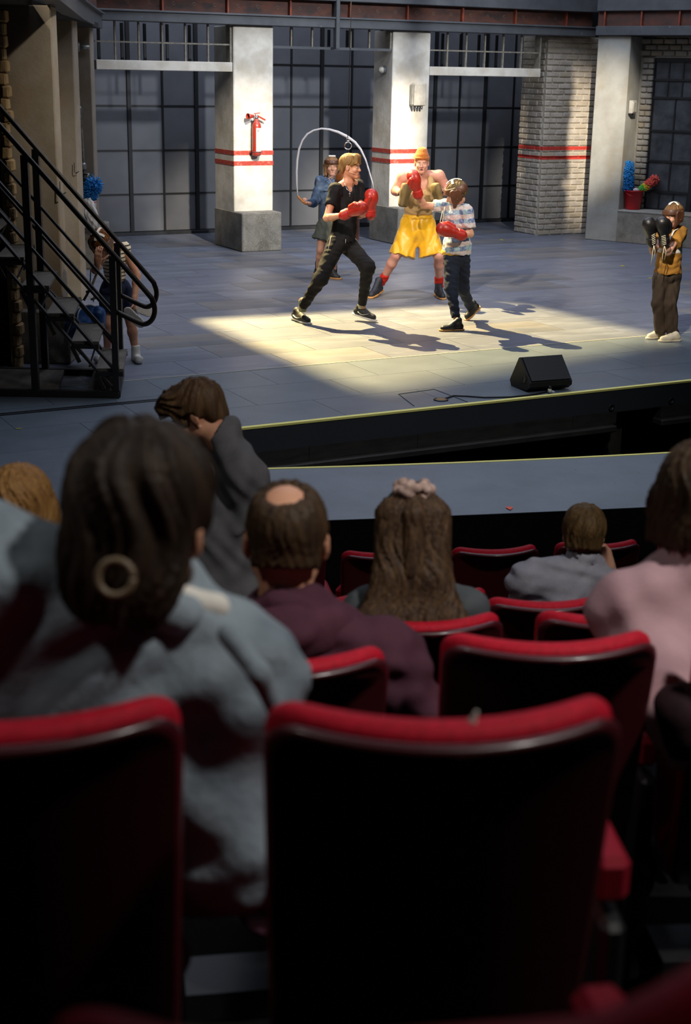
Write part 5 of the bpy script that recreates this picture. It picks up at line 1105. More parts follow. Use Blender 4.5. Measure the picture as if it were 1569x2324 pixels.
skin('striped_top', grow(tp[:6], 0.014)+[E_(j['sB'], (0.06, 0.06, 0.05)), H_(J(262, 632, 0.1), (0.0, 0.1, -1)), E_(j['sA']+V3(-0.03, 0, 0), (0.05, 0.09, 0.07), None, 0.008, 's'), C_(j['neck']+V3(-0.03, -0.06, 0.0), j['neck']+V3(-0.1, -0.2, 0.0), 0.06, 0.06, k=0.008, op='s')], stripes(), pc, 0.008, 0.03, folds(0.004, 26, 21))
M_NAVY2 = clothmat('cloth_navy_shorts', '#17223c', '#10192e', 7)
skin('shorts', [E_(j['pelvis'], (0.14, 0.125, 0.11), None), C_(hA, hA+(kA-hA)*0.62, 0.095, 0.092, True), C_(hB, hB+(kB-hB)*0.62, 0.095, 0.095, True), H_(J(262, 624, 0.1), (0, -0.1, 1))], M_NAVY2, pc, 0.008, 0.03, folds(0.004, 22, 2))
for a_, k_, t_ in ((aA, kA, gnd(222, 824)), (aB, kB, gnd(316, 826))):
    skin('sock', [C_(a_+V3(0, 0, 0.05), a_+V3(0, 0, -0.06), 0.042, 0.042), C_(a_+V3(0, 0.03, -0.075), t_+V3(0, 0, 0.036), 0.042, 0.036), H_(a_+V3(0, 0, 0.055), (0, 0, 1)), H_((0, 0, 0.002), (0, 0, -1))], M_WHITE, pc, 0.007, 0.02, folds(0.003, 70, 4, [(0, 0, 1)]))
skin('hair', [E_(P(0, -0.016, 0.034), (0.090, 0.112, 0.098), R), E_(P(0, -0.05, -0.05), (0.085, 0.07, 0.08), R), E_(P(0, 0.12, -0.04), (0.075, 0.085, 0.10), R, 0.01, 's')], hairmat('hair_auburn', '#7a4a22', '#5a3416'), pc, 0.007, 0.02, strands(P(0, -0.03, 0.14), -R[:, 2], 0.006, 22, 8))
hg = helmet(pc, P, R, 0.96, M_LEATH, M_TAPEW)
# a pair of white trainers held in the hand
for q, (hx, tx, lbl) in enumerate((((286, 703, -0.24), (318, 735, -0.2), 'white trainer with its sole to the camera, held nearest the handrail loop'), ((312, 700, -0.10), (331, 706, -0.02), 'second white trainer half hidden behind the held one'))):
    h_, t_ = J(*hx), J(*tx); sn = thing('trainer', lbl, 'shoe', (h_+t_)/2, 0, 'white trainers held by the bending child')
    u_, so_, PP = shoe_prims(h_, h_+nrm(t_-h_)*0.21, 0.92, 0.07, upv=(0.3, 0.9, -0.3)); ob = np.array(sn.location)
    skin('upper', u_, M_WHITE if q else M_SHOEB, sn, 0.006, 0.012, base=ob); skin('sole', so_, mat('rubber_offwhite', '#cfc8bd', 0.6, bump=0.3, bscale=150, col2='#b8b0a4', scale=80), sn, 0.006, 0.006, base=ob)
# sports bag
M_BAGB = mat('bag_nylon_blue', '#1d4f8c', 0.5, col2='#173f70', scale=10, bump=0.08)
bg = thing('sports_bag', 'blue sports bag with grey shoulder strap hanging beside the bending child', 'bag', atY(188, 755, 12.55)); bb = np.array(bg.location); BJ = lambda x, y, d=0: atY(x, y, 12.5+d)
bA, bB = BJ(175, 737, 0.10), BJ(206, 724, -0.14)
skin('bag_body', [C_(bA, bB, 0.125, 0.125, True), B_((bA+bB)/2+V3(0, 0, -0.06), (0.14, 0.14, 0.06), rz3(-1.0), 0.04), E_(BJ(224, 724, -0.06), (0.07, 0.09, 0.12), None)], M_BAGB, bg, 0.008, 0.02, folds(0.004, 20, 3))
bRr = frame(bB-bA, (0, 0, 1)); MB().tube([bB+0.124*(math.cos(q)*bRr[:, 0]+math.sin(q)*bRr[:, 2])-bb for q in np.linspace(0, 2*math.pi, 29)], 0.006, 6).build('piping', M_WHITE, bg, True)
M_STRAPG = mat('webbing_grey', '#6f675e', 0.8)
MB().tube([BJ(206, 605, 0.0)-bb, BJ(205, 640, -0.05)-bb, BJ(213, 672, -0.1)-bb, BJ(212, 685, -0.1)-bb], 0.016, 6, flat=0.3).tube([BJ(222, 615, 0)-bb, BJ(208, 650, -0.05)-bb, BJ(190, 682, -0.08)-bb], 0.02, 6, flat=0.3).build('shoulder_strap', M_STRAPG, bg, True)
for x, y in ((201, 661), (212, 678)): MB().rbox(BJ(x, y, -0.09)-bb, (0.05, 0.014, 0.022), 0.004, ry3(-0.4)).build('buckle', M_CHROME if y > 670 else M_MULL, bg)

# ------------------------------------------------------------------ props on the stage
# punching bag on its cable
Yb = 17.6; pbg = thing('punching_bag', 'brown leather punching bag on a thin cable behind the person in black', 'punching bag', atY(787, 547, Yb)); b0 = np.array(pbg.location)
top = atY(787, 392, Yb); hB_ = top[2]-b0[2]; rb2 = 0.155
M_BAG = mat('bag_leather_tan', '#7a4416', 0.45, col2='#5b3010', scale=5, detail=6, coat=0.2, bump=0.08)
MB().lathe([(0.0, 0.0), (rb2*0.9, 0.0), (rb2, 0.03), (rb2, hB_-0.10), (rb2*0.97, hB_-0.03), (rb2*0.85, hB_), (0, hB_)], 28).build('bag', M_BAG, pbg, True)
MB().lathe([(rb2*1.01, hB_-0.12), (rb2*1.02, hB_-0.115), (rb2*1.02, hB_-0.085), (rb2*1.01, hB_-0.08)], 28).build('collar_band', M_LEATH, pbg, True)
ring = atY(790, 331, Yb)-b0; hook = atY(789.5, 318, Yb)-b0
MB().tube([ring+V3(0.042*math.cos(q), 0, 0.042*math.sin(q)) for q in np.linspace(0, 2*math.pi, 21)], 0.008, 8).build('steel_ring', M_CHROME, pbg, True)
MB().tube([hook+V3(0.016*math.cos(q), 0, 0.02*math.sin(q)) for q in np.linspace(0, 2*math.pi, 13)], 0.006, 6).tube([ring+V3(0, 0, 0.045), hook], 0.009, 6).build('snap_hook', M_CHROME, pbg, True)
for q in np.linspace(0, 2*math.pi, 5)[:-1]+0.5: MB().tube([ring+V3(0, 0, -0.045), V3(rb2*0.9*math.cos(q), rb2*0.9*math.sin(q), hB_-0.01)], 0.006, 5).build('hanging_strap', M_MULL, pbg, True)
MB().tube([hook, V3(hook[0]+0.03, hook[1], 5.0-b0[2])], 0.005, 6).build('cable', M_STEELD, pbg, True)
# floor monitor
mo = thing('stage_monitor', 'black wedge shaped floor monitor on the stage apron', 'loudspeaker', gnd(1240, 885), math.radians(23))
M_SPK = mat('speaker_black', '#0e0e0f', 0.6, col2='#151516', scale=40, bump=0.1, bscale=200); M_GRILL = mat('speaker_grille', '#1b1a19', 0.55, col2='#141312', scale=160, detail=1, bump=0.2, bscale=300)
W_ = 0.205
prof = [(-0.02, 0.012), (0.24, 0.0), (0.27, 0.05), (0.135, 0.265), (0.115, 0.272), (-0.075, 0.085), (-0.075, 0.05)]
mb = MB(); n_ = len(prof); mb.add([(-W_, y, z) for y, z in prof]+[(W_, y, z) for y, z in prof], [list(range(n_)), [n_+i for i in range(n_)][::-1]]+[[i, n_+i, n_+(i+1) % n_, (i+1) % n_] for i in range(n_)]); cab = mb.build('cabinet', M_SPK, mo)
a_, c_ = V3(0, -0.078, 0.09), V3(0, 0.112, 0.272); nn = nrm(np.cross(V3(1, 0, 0), c_-a_))
MB().box((a_+c_)/2+nn*0.004, (2*W_-0.03, np.linalg.norm(c_-a_)-0.02, 0.014), np.stack([V3(1, 0, 0), nrm(c_-a_), nn], 1)).build('grille', M_GRILL, mo)
MB().lathe([(0.03, 0.002), (0.035, 0.004), (0.035, -0.006), (0.02, -0.006)], 14, (-W_-0.001, 0.03, 0.1), ry3(-math.pi/2)).build('side_handle', M_MULL, mo, True)
bt = MB().tube([(0.0, -0.085, 0.006), (0.0, -0.13, 0.006)], 0.012, 8).build('connector', mat('plug_white_blue', '#b9c2cf', 0.5), mo, True)
bx_ = thing('plug', 'cable plug with white and blue rings beside the floor monitor', 'plug', gnd(1243, 886)+V3(0, -0.13, 0.012), 0.3)
MB().tube([(0, 0, 0), (0.0, -0.0, 0.03)], 0.016, 8).build('white_sleeve', M_WHITE, bx_, True); MB().tube([(0, 0, 0.03), (0.004, 0, 0.05)], 0.014, 8).build('red_ring', MATS['boot_black'], bx_, True); MB().tube([(0.0, 0, -0.012), (0, 0, 0.0)], 0.014, 8).build('blue_ring', M_BAGB, bx_, True)
ca = gnd(1003, 907); cbo = thing('cable', 'black cable running from the floor socket to the floor monitor', 'cable', ca)
pts = [gnd(1012, 906), gnd(1030, 900), gnd(1060, 901), gnd(1100, 904), gnd(1160, 903), gnd(1215, 897), gnd(1243, 891)]
MB().tube([p-ca+V3(0, 0, 0.008) for p in pts], 0.007, 6).build('cord', M_MULL, cbo, True)
sk = thing('floor_socket', 'round floor socket with open brass lid on the stage apron', 'floor socket', gnd(1001, 908))
MB().lathe([(0.062, 0.0), (0.062, 0.007), (0.05, 0.009), (0.05, 0.004), (0.0, 0.004)], 18).build('rim', M_MULL, sk, True); MB().lathe([(0.048, 0.004), (0.045, 0.0085), (0.0, 0.0085)], 16).build('socket_plate', mat('plywood', '#8d6a3c', 0.7), sk, True)
tr = setthing('floor_hatch', 'thin outlined hatch in the stage apron around the floor socket', 'hatch', -0.9, 11.9)
for (p, q) in (((905, 895), (986, 884)), ((986, 884), (1062, 913)), ((905, 895), (940, 922))):
    A_, B2_ = gnd(*p), gnd(*q); o = MB().bar(A_-np.array(tr.location), B2_-np.array(tr.location), 0.006, 0.004).build('hatch_joint', M_GAP, None); o.parent = tr; o.rotation_euler = (0, 0, -TH); o.location = (0, 0, 0.002)
# red bucket with dusters on the right sill
bk = thing('bucket', 'red plastic bucket on the sill of the right window', 'bucket', gnd(1436, 475, 0.516)); kb = np.array(bk.location)
M_RBUC = mat('plastic_red', '#b5121b', 0.4)
MB().lathe([(0.0, 0.0), (0.115, 0.0), (0.12, 0.01), (0.155, 0.29), (0.162, 0.29), (0.162, 0.305), (0.150, 0.305), (0.112, 0.02), (0.0, 0.02)], 28).build('pail', M_RBUC, bk, True)
MB().tube([(-0.158+0.02*0, 0, 0.29), (-0.10, -0.14, 0.235), (0.0, -0.165, 0.215), (0.10, -0.14, 0.235), (0.158, 0, 0.29)][:3], 0.006, 6).build('handle', M_RBUC, bk, True)
def fluff(name, label, cat, pts, rad, mats_, n, L, seed, base_, handle=None):
    t = thing(name, label, cat, base_); b = np.array(base_); r = np.random.RandomState(seed); P_ = [np.array(p, float) for p in pts]
    segs = len(mats_); bms = [MB() for _ in mats_]
    for i in range(n):
        u_ = (i+0.5)/n; k_ = min(int(u_*(len(P_)-1)), len(P_)-2); f = u_*(len(P_)-1)-k_; c = P_[k_]*(1-f)+P_[k_+1]*f; d = nrm(P_[k_+1]-P_[k_]); rr = rad(u_)
        v = r.normal(size=3); v = nrm(v-d*(v @ d)+d*0.35*r.normal()); a = c-b; e = c+v*rr*r.uniform(0.75, 1.1)-b; m = (a+e)/2+r.normal(size=3)*0.012
        bms[min(int(u_*segs), segs-1)].tube([a+v*rr*0.2, m, e], [0.007, 0.010, 0.006], 4)
    for mb_, m_ in zip(bms, mats_): o = mb_.build('fibres', m_, t, True); o['kind'] = 'stuff'
    mb_ = MB(); mb_.tube([p-b for p in P_], [rad(q)*0.45 for q in np.linspace(0, 1, len(P_))], 8).build('core', mats_[0], t, True)
    if handle is not None: MB().tube([np.array(h)-b for h in handle], 0.012, 8).build('handle', M_WHITE, t, True)
    return t
M_FBLUE = mat('fibre_blue', '#1f7fc4', 0.8, col2='#1668a5', scale=20)
q0 = kb+V3(-0.10, 0.02, 0.30)
fluff('blue_duster', 'bright blue fluffy duster standing in the red bucket', 'duster', [q0, q0+V3(-0.02, 0, 0.25), q0+V3(0.0, 0, 0.42)], lambda u_: 0.115*(1-0.35*u_**3), [M_FBLUE], 900, 0.1, 1, q0, [q0+V3(0.07, 0, -0.26), q0])
q1 = kb+V3(0.10, -0.02, 0.31)
fluff('rainbow_duster', 'rainbow coloured fluffy duster leaning out of the red bucket', 'duster', [q1, q1+V3(0.10, 0, 0.07), q1+V3(0.24, -0.02, 0.19)], lambda u_: 0.055+0.035*u_, [mat('fibre_green', '#4fb34a', 0.8), mat('fibre_yellow', '#d8b52a', 0.8), mat('fibre_red', '#d8564a', 0.8), mat('fibre_red', '#d8564a')], 520, 0.1, 2, q1, [q1+V3(-0.12, 0, -0.25), q1])
rg = kb+V3(0.02, -0.05, 0.30); o = skin('cleaning_rag', [E_(V3(0, 0, 0.012), (0.05, 0.04, 0.03)), E_(V3(0.03, 0, 0.0), (0.03, 0.04, 0.025))], mat('rag_pale', '#c8bdb8', 0.9), None, 0.007, 0.02, folds(0.004, 60, 3), base=np.zeros(3)); o.location = rg; tag(o, 'pale crumpled rag in the top of the red bucket', 'rag')
# laundry basket and blue duster at the left pilaster plinth
lbk = thing('laundry_bin', 'white plastic bin with cloths on the plinth of the pipe pilaster', 'bin', V3(atY(196, 533, 18.7)[0], 18.72, 0.565)); lb0 = np.array(lbk.location)
MB().lathe([(0.0, 0), (0.11, 0), (0.115, 0.01), (0.145, 0.33), (0.15, 0.34), (0.14, 0.34), (0.10, 0.02), (0.0, 0.02)], 20).build('bin', mat('plastic_white', '#c9c6c0', 0.5), lbk, True)
MB().tube([(0.145*math.cos(q), 0.145*math.sin(q), 0.325) for q in np.linspace(0, 2*math.pi, 21)], 0.006, 6).build('red_rim', M_RBUC, lbk, True)
skin('cloth', [E_(V3(0.05, -0.10, 0.22)+lb0, (0.10, 0.05, 0.16)), E_(V3(0.12, -0.06, 0.12)+lb0, (0.05, 0.05, 0.14))], M_WHITE, lbk, 0.009, 0.03, folds(0.008, 30, 5, [(1, 0.2, 0)]))
MB().tube([(-0.02, -0.15, 0.33), (0.0, -0.16, 0.2), (0.05, -0.155, 0.08), (0.11, -0.14, -0.05)], 0.006, 5).build('cord', M_MULL, lbk, True)
q2 = lb0+V3(-0.02, 0.0, 0.33)
fluff('blue_duster', 'bright blue fluffy duster in the white bin behind the stair', 'duster', [q2, q2+V3(0.09, 0, 0.10), q2+V3(0.15, 0, 0.24)], lambda u_: 0.10+0.03*u_, [M_FBLUE], 700, 0.1, 4, q2, [q2+V3(-0.03, 0, -0.28), q2])
# profile lantern that throws the rectangle of warm light: four shutter blades in its gate
ln = thing('profile_lantern', 'stage profile lantern with four shutters hung above the set', 'lantern', KEY_POS)
quad = [V3(-1.62, 15.03, 0), V3(0.20, 11.55, 0), V3(3.35, 14.35, 0), V3(1.95, 16.62, 0)]
ctr = sum(quad)/4; ax_ = nrm(ctr-KEY_POS); dist = 0.6
g_ = [(q-KEY_POS)*(dist/((q-KEY_POS) @ ax_)) for q in quad]; gc = sum(g_)/4
for i in range(4):
    a, b = g_[i], g_[(i+1) % 4]; e = nrm(b-a); o_ = nrm(np.cross(e, ax_)); o_ = o_ if o_ @ ((a+b)/2-gc) > 0 else -o_
    A0, B0_ = a-e*0.5, b+e*0.5; off = ax_*0.004*i; vs = [A0+off, B0_+off, B0_+o_*0.5+off, A0+o_*0.5+off]; vs += [v+ax_*0.002 for v in vs]
    MB().add(vs, [[3, 2, 1, 0], [4, 5, 6, 7], [0, 1, 5, 4], [1, 2, 6, 5], [2, 3, 7, 6], [3, 0, 4, 7]]).build('shutter', M_MULL, ln)
MB().lathe([(0.12, -0.45), (0.14, -0.40), (0.14, -0.08), (0.11, -0.06)], 18, (0, 0, 0), frame(ax_, (0, 0, 1))[:, [0, 2, 1]]*np.array([1, -1, 1])).build('housing', M_MULL, ln, True)

# unseen black roll above the stage, added to shade part of the brick pillar
rl = thing('shade_blocker', 'rolled black masking drape hung above the stage', 'drape', (3.21, 17.0, 3.75))
skin('cloth', [C_(V3(3.21, 17.0, 3.80), V3(3.21, 17.0, 6.6), 0.10, 0.085)], M_WALLDK, rl, 0.02, 0.02, folds(0.012, 30, 2, [(1, 0.3, 0.1)]))
MB().tube([(0, 0, 2.85), (0, 0, 3.6)], 0.012, 6).build('line', M_MULL, rl)

# ------------------------------------------------------------------ audience
M_TROU = clothmat('cloth_dark_trousers', '#15161a', '#1c1d22', 6)
def seated(label, head, zc, neck, sA, sB, f, u, skinm, topm, topname, hair_fn, hs=1.0, s=1.0, armA=None, armB=None, fold=(0.006, 18, 1), h=0.009, puff=0.022, pel=None, extra=None, w=1.0, skin_extra=None, neck_r=0.058, top_extra=None):
    """a person in a theatre seat, seen from behind; points are (x, y[, distance])"""
    A = lambda q: atZ(q[0], q[1], q[2] if len(q) > 2 else zc)
    j = dict(neck=A(neck), sA=A(sA), sB=A(sB)); mid = (j['sA']+j['sB'])/2
    j['pelvis'] = A(pel) if pel else mid+V3(0, -0.02, -0.50*s)
    hd, R, P = head_prims(A(head), f, u, hs)
    pe = j['pelvis']; r_ = nrm(j['sB']-j['sA']); r_[2] = 0; fwd = nrm(np.cross(V3(0, 0, 1), r_))
    base = pe*V3(1, 1, 0)+V3(0, 0, pe[2]-0.5); t = person_thing(base, label)
    tp = torso_prims(j, s, w); body = tp+hd+[C_(j['neck'], P(0, -0.02, -0.055), neck_r*s, 0.054*hs)]
    top = grow(tp, puff)
    for arm, sh in ((armA, j['sA']), (armB, j['sB'])):
        if arm is None: e = sh+V3(0, 0.05, -0.28*s); wv = e+fwd*0.22*s+V3(0, 0, 0.03)
        else: e, wv = A(arm[0]), A(arm[1])
        body += arm_prims(sh, e, wv, s); stop = 0.92 if len(arm or ()) < 3 else arm[2]
        top += [C_(sh, e, 0.053*s+puff+0.006, 0.046*s+puff)]+([C_(e, e+(wv-e)*stop, 0.046*s+puff, 0.034*s+puff*0.8, True)] if stop > 0 else [])
        d = nrm(wv-e); body += (hand_prims(wv, d, nrm(np.cross(d, r_)+0.01), r_ if arm is armA else -r_, s) if not (arm and len(arm) > 3) else arm[3](wv))
    hips = [pe-r_*0.09*s, pe+r_*0.09*s]; legs = []
    for hp in hips:
        kn = hp+fwd*0.40*s+V3(0, 0, 0.02); an = kn+V3(0, 0, -0.40)+fwd*0.02; legs += [C_(hp, kn, 0.085*s, 0.062*s), C_(kn, an, 0.06*s, 0.045*s)]; body += [C_(hp, kn, 0.07*s, 0.05*s), C_(kn, an, 0.05*s, 0.035*s), C_(an, an+fwd*0.13+V3(0, 0, -0.035), 0.04, 0.03)]
    if skin_extra: body += skin_extra(P)
    skin('body', body, skinm, t, max(h, 0.008), 0.02)
    top += [H_(pe+V3(0, 0, -0.06), (0, 0, -1)), C_(j['neck']+nrm(P(0, 0, 0)-j['neck'])*0.12, j['neck']+nrm(P(0, 0, 0)-j['neck'])*0.015, neck_r*s+0.012, neck_r*s+0.004, k=0.006, op='s')]
    if top_extra: top = top_extra(A)+top
    tp_o = skin(topname, top, topm, t, h, 0.035, folds(*fold))
    skin('trousers', legs+[E_(pe, (0.16*s, 0.13*s, 0.11*s))], M_TROU, t, 0.016, 0.04)
    hair_fn(t, P, R)
    if extra: extra(t, tp_o, P, R, A, j)
    return t
def short_hair(m, bald=None, nape=-0.075, big=1.0, amp=0.003, seed=1, h=0.006, fr=40):
    def fn(t, P, R):
        pr = [E_(P(0, -0.018, 0.036), np.array((0.086, 0.108, 0.094))*big, R), E_(P(0, -0.055, -0.035), np.array((0.072, 0.058, 0.075))*big, R), E_(P(0, 0.115, -0.03), (0.09, 0.075, 0.11), R, 0.012, 's'),
              E_(P(0.09, 0.012, -0.035), (0.035, 0.036, 0.055), R, 0.01, 's'), E_(P(-0.09, 0.012, -0.035), (0.035, 0.036, 0.055), R, 0.01, 's'), H_(P(0, -0.08, nape), nrm(-R[:, 2]-0.15*R[:, 1]))]
        if bald: pr.append(E_(P(*bald[0]), bald[1], R, 0.03, 's'))
        skin('hair', pr, m, t, h, 0.02, strands(P(0, -0.06, 0.13), -R[:, 2], amp, fr, seed))
    return fn

# denim jacket, nearest, left
def denim_hair(t, P, R):
    pr = [E_(P(0, -0.018, 0.036), (0.098, 0.116, 0.104), R), E_(P(0, -0.06, -0.05), (0.084, 0.062, 0.10), R), E_(P(0, 0.12, -0.03), (0.09, 0.075, 0.12), R, 0.012, 's'), E_(P(0.10, 0.005, -0.05), (0.035, 0.04, 0.055), R, 0.012, 's'), H_(P(0, -0.08, -0.125), -R[:, 2])]
    skin('hair', pr, hairmat('hair_dark_brown', '#1e1610', '#33251a', (26, 26, 5)), t, 0.006, 0.03, strands(P(0, -0.06, 0.13), -R[:, 2], 0.007, 16, 3))
def denim_extra(t, top, P, R, A, j):
    b = np.array(t.location)
    skin('collar', [C_(A((110, 1262, 1.92)), A((230, 1335, 1.86)), 0.026, 0.028), C_(A((230, 1335, 1.86)), A((400, 1392, 1.88)), 0.028, 0.026), C_(A((400, 1392, 1.88)), A((475, 1395, 1.96)), 0.026, 0.022)], M_DENIM, top, 0.007, 0.02, folds(0.003, 30, 4), base=b)
    skin('white_undershirt_collar', [C_(A((420, 1362, 1.9)), A((490, 1378, 1.92)), 0.018, 0.02), C_(A((360, 1360, 1.93)), A((420, 1362, 1.9)), 0.02, 0.018)], M_WHITE, t, 0.006, 0.01)
    c = A((262, 1312, 1.76)); MB().tube([c+0.022*(math.cos(q)*rt+math.sin(q)*up)-b for q in np.linspace(0, 2*math.pi, 29)], 0.0052, 8).build('hoop_earring', mat('earring_horn', '#6b5a45', 0.5), t, True)
    skin('sleeve_seam', [C_(A((520, 1440, 1.80)), A((590, 1530, 1.775)), 0.016, 0.014), C_(A((590, 1530, 1.775)), A((640, 1640, 1.80)), 0.014, 0.012)], M_DENIM, top, 0.006, 0.01, base=b)
M_DENIM = clothmat('denim_washed', '#66727b', '#87929a', 5, 0.85, 0.25, 60, col3='#4c5761', scale3=3.5)
seated('person in washed denim jacket seated nearest at left, dark hair and hoop earring', (318, 1185, 1.90), 1.90, (320, 1410, 1.97), (-50, 1340, 1.94), (515, 1540, 1.98), (0.12, 1, -0.30), (0.06, 0.1, 1), SKIN2, M_DENIM, 'denim_jacket', denim_hair, 1.05, 1.05,
       armB=((515, 1935, 2.0), (480, 2000, 2.28), 0.92, lambda wv: []), fold=(0.0075, 15, 5, [(0.8, 0.2, 0.7), (-0.7, 0.3, 0.8), (0.3, 0.1, 1)]), top_extra=lambda A: [C_(A((-60, 1260, 1.95)), A((330, 1420, 1.97)), 0.075, 0.07)], h=0.008, puff=0.034, pel=(120, 2200, 2.15), extra=denim_extra, w=1.05)
# maroon
M_MAROON = clothmat('fleece_maroon', '#4a2634', '#3b1d2a', 6, bump=0.15, bs=90)
def maroon_extra(t, top, P, R, A, j):
    b = np.array(t.location)
    skin('hood_collar', [C_(A((565, 1425, 2.93)), A((645, 1442, 2.87)), 0.05, 0.055), C_(A((645, 1442, 2.87)), A((745, 1428, 2.93)), 0.055, 0.05), C_(A((745, 1428, 2.93)), A((740, 1420, 3.05)), 0.05, 0.04), C_(A((565, 1425, 2.93)), A((570, 1420, 3.05)), 0.05, 0.04)], M_MAROON, top, 0.008, 0.03, folds(0.004, 24, 2), base=b)
seated('balding person in a maroon fleece seated in the second row from the camera', (650, 1225), 2.96, (650, 1415), (520, 1515), (868, 1508), (-0.05, 1, -0.12), (0.03, 0, 1), SKIN2, M_MAROON, 'maroon_fleece',
       short_hair(hairmat('hair_brown_thin', '#2e2117', '#45321e', (40, 40, 5)), ((-0.012, -0.06, 0.122), (0.050, 0.046, 0.040)), -0.04, 1.0, 0.003, 2), 1.04, 1.0, armB=((958, 1660, 2.95), (930, 1800, 3.2)), fold=(0.007, 17, 9, [(0.3, 0, 1), (-0.4, 0.2, 1)]), h=0.009, puff=0.024, extra=maroon_extra)
# long haired woman
M_GREYT = clothmat('cloth_grey_tee', '#4b4f52', '#3e4245', 6)
def long_hair(t, P, R):
    pr = [E_(P(0, -0.016, 0.030), (0.088, 0.106, 0.098), R)]
    for x in (-0.06, -0.03, 0, 0.03, 0.06):
        pr += [C_(P(x, -0.06, 0.05), P(x*1.1, -0.105, -0.12), 0.048, 0.045), C_(P(x*1.1, -0.105, -0.12), P(x*1.9, -0.145, -0.24), 0.045, 0.04), C_(P(x*1.9, -0.145, -0.24), P(x*2.1, -0.16, -0.36), 0.04, 0.03)]
    pr += [E_(P(0, 0.12, -0.03), (0.09, 0.075, 0.12), R, 0.012, 's')]
    skin('hair', pr, hairmat('hair_long_brown', '#33241a', '#57402a', (70, 70, 4)), t, 0.006, 0.025, strands(P(0, -0.06, 0.2), -R[:, 2], 0.004, 44, 5))
def girl_extra(t, top, P, R, A, j):
    b = np.array(t.location); r = np.random.RandomState(3); pr = []
    for i in range(26):
        v = nrm(r.normal(size=3)); pr.append(E_(P(0.05*v[0], -0.05+0.042*v[1], 0.125+0.028*v[2]), np.array((0.014, 0.013, 0.013))*r.uniform(0.8, 1.2)))
    skin('scrunchie', pr, clothmat('satin_dusty_pink', '#c2a79c', '#94796f', 30), t, 0.005, 0.004)
    skin('pony_strand', [C_(P(0, -0.05, 0.125), P(0, -0.11, 0.06), 0.025, 0.032), C_(P(0, -0.11, 0.06), P(0, -0.13, -0.10), 0.032, 0.035)], MATS['hair_long_brown'], t, 0.006, 0.01, strands(P(0, -0.1, 0.2), -R[:, 2], 0.003, 20, 2))
seated('person with long brown hair and a pale scrunchie seated in the third row', (935, 1200), 3.95, (938, 1338), (838, 1395), (1045, 1392), (0, 1, -0.12), (0, 0, 1), SKIN2, M_GREYT, 'grey_top', long_hair, 0.95, 0.88, h=0.009, puff=0.016, fold=(0.004, 20, 4), extra=girl_extra)
# grey shirt
M_GSHIRT = clothmat('denim_grey_shirt', '#9a99a3', '#81808b', 6, bump=0.15)
def grey_hand(wv): return hand_prims(wv, (-0.22, 0.1, 1.0), (-0.6, -0.3, -0.3), (-0.5, 0.8, 0.3), 0.86, (0.6, 0.9, 0.7), 0.08)
def grey_extra(t, top, P, R, A, j):
    b = np.array(t.location); u_ = nrm(P(0, 0, 0)-j['neck'])
    skin('collar', [C_(j['neck']+u_*0.045, j['neck']-u_*0.02, 0.062, 0.088, True), C_(j['neck']+u_*0.1, j['neck']-u_*0.0, 0.056, 0.056, k=0.0, op='s')], M_GSHIRT, top, 0.007, 0.01, folds(0.002, 40, 3), base=b)
seated('person in a grey denim shirt with a hand raised to the mouth', (1325, 1212), 5.72, (1318, 1290), (1200, 1322), (1370, 1330), (0.12, 1, -0.12), (0.03, 0.05, 1), SKIN, M_GSHIRT, 'grey_shirt',
       short_hair(hairmat('hair_fair_brown', '#48361f', '#6d5332', (40, 40, 6)), None, -0.048, 1.03, 0.004, 7, 0.006, 26), 0.96, 0.96, armB=((1402, 1375, 5.78), (1381, 1286, 5.72), 0.80, grey_hand), h=0.008, puff=0.02, fold=(0.006, 20, 6, [(0.3, 0.2, 1), (-0.4, 0.1, 1)]), extra=grey_extra)
# pink jacket at the right edge
M_PINK = clothmat('cloth_dusty_pink', '#b08e92', '#9c7a80', 4, bump=0.12)
def bob_hair(m, lower=-0.13):
    def fn(t, P, R):
        pr = [E_(P(0, -0.016, 0.032), (0.094, 0.112, 0.104), R), E_(P(0, -0.03, -0.05), (0.096, 0.095, 0.10), R), C_(P(-0.08, 0.0, 0.0), P(-0.085, 0.01, lower), 0.03, 0.022), C_(P(0.08, 0.0, 0.0), P(0.085, 0.01, lower), 0.03, 0.022), E_(P(0, 0.13, -0.04), (0.07, 0.085, 0.13), R, 0.012, 's'), H_(P(0, 0, lower), -R[:, 2])]
        skin('hair', pr, m, t, 0.006, 0.025, strands(P(0, -0.03, 0.15), -R[:, 2], 0.005, 30, 4))
    return fn
def pink_extra(t, top, P, R, A, j):
    b = np.array(t.location)
    skin('ribbed_cuff', [C_(A((1548, 1618, 2.84)), A((1556, 1655, 2.85)), 0.064, 0.064)], clothmat('rib_dark_wine', '#2a1218', '#1f0d12', 40), top, 0.008, 0.01, base=b)
    skin('sleeve_end', [C_(A((1556, 1655, 2.86)), A((1545, 1705, 2.9)), 0.052, 0.04)], M_PINK, top, 0.008, 0.01, base=b)
seated('person in a dusty pink jacket with a dark bob at the right edge', (1588, 1135), 3.05, (1590, 1285), (1440, 1395), (1770, 1370), (0.05, 1, -0.1), (0.0, 0.0, 1), SKIN2, M_PINK, 'pink_jacket', bob_hair(hairmat('hair_black_brown', '#2b1f15', '#443220', (40, 40, 4)), -0.095), 1.0, 1.0,
       armA=((1535, 1640, 2.86), (1580, 1750, 3.1), 0.0), h=0.009, puff=0.026, fold=(0.007, 16, 12, [(0.7, 0.2, 1), (-0.4, 0.1, 1)]), extra=pink_extra, pel=(1660, 1900, 3.15))
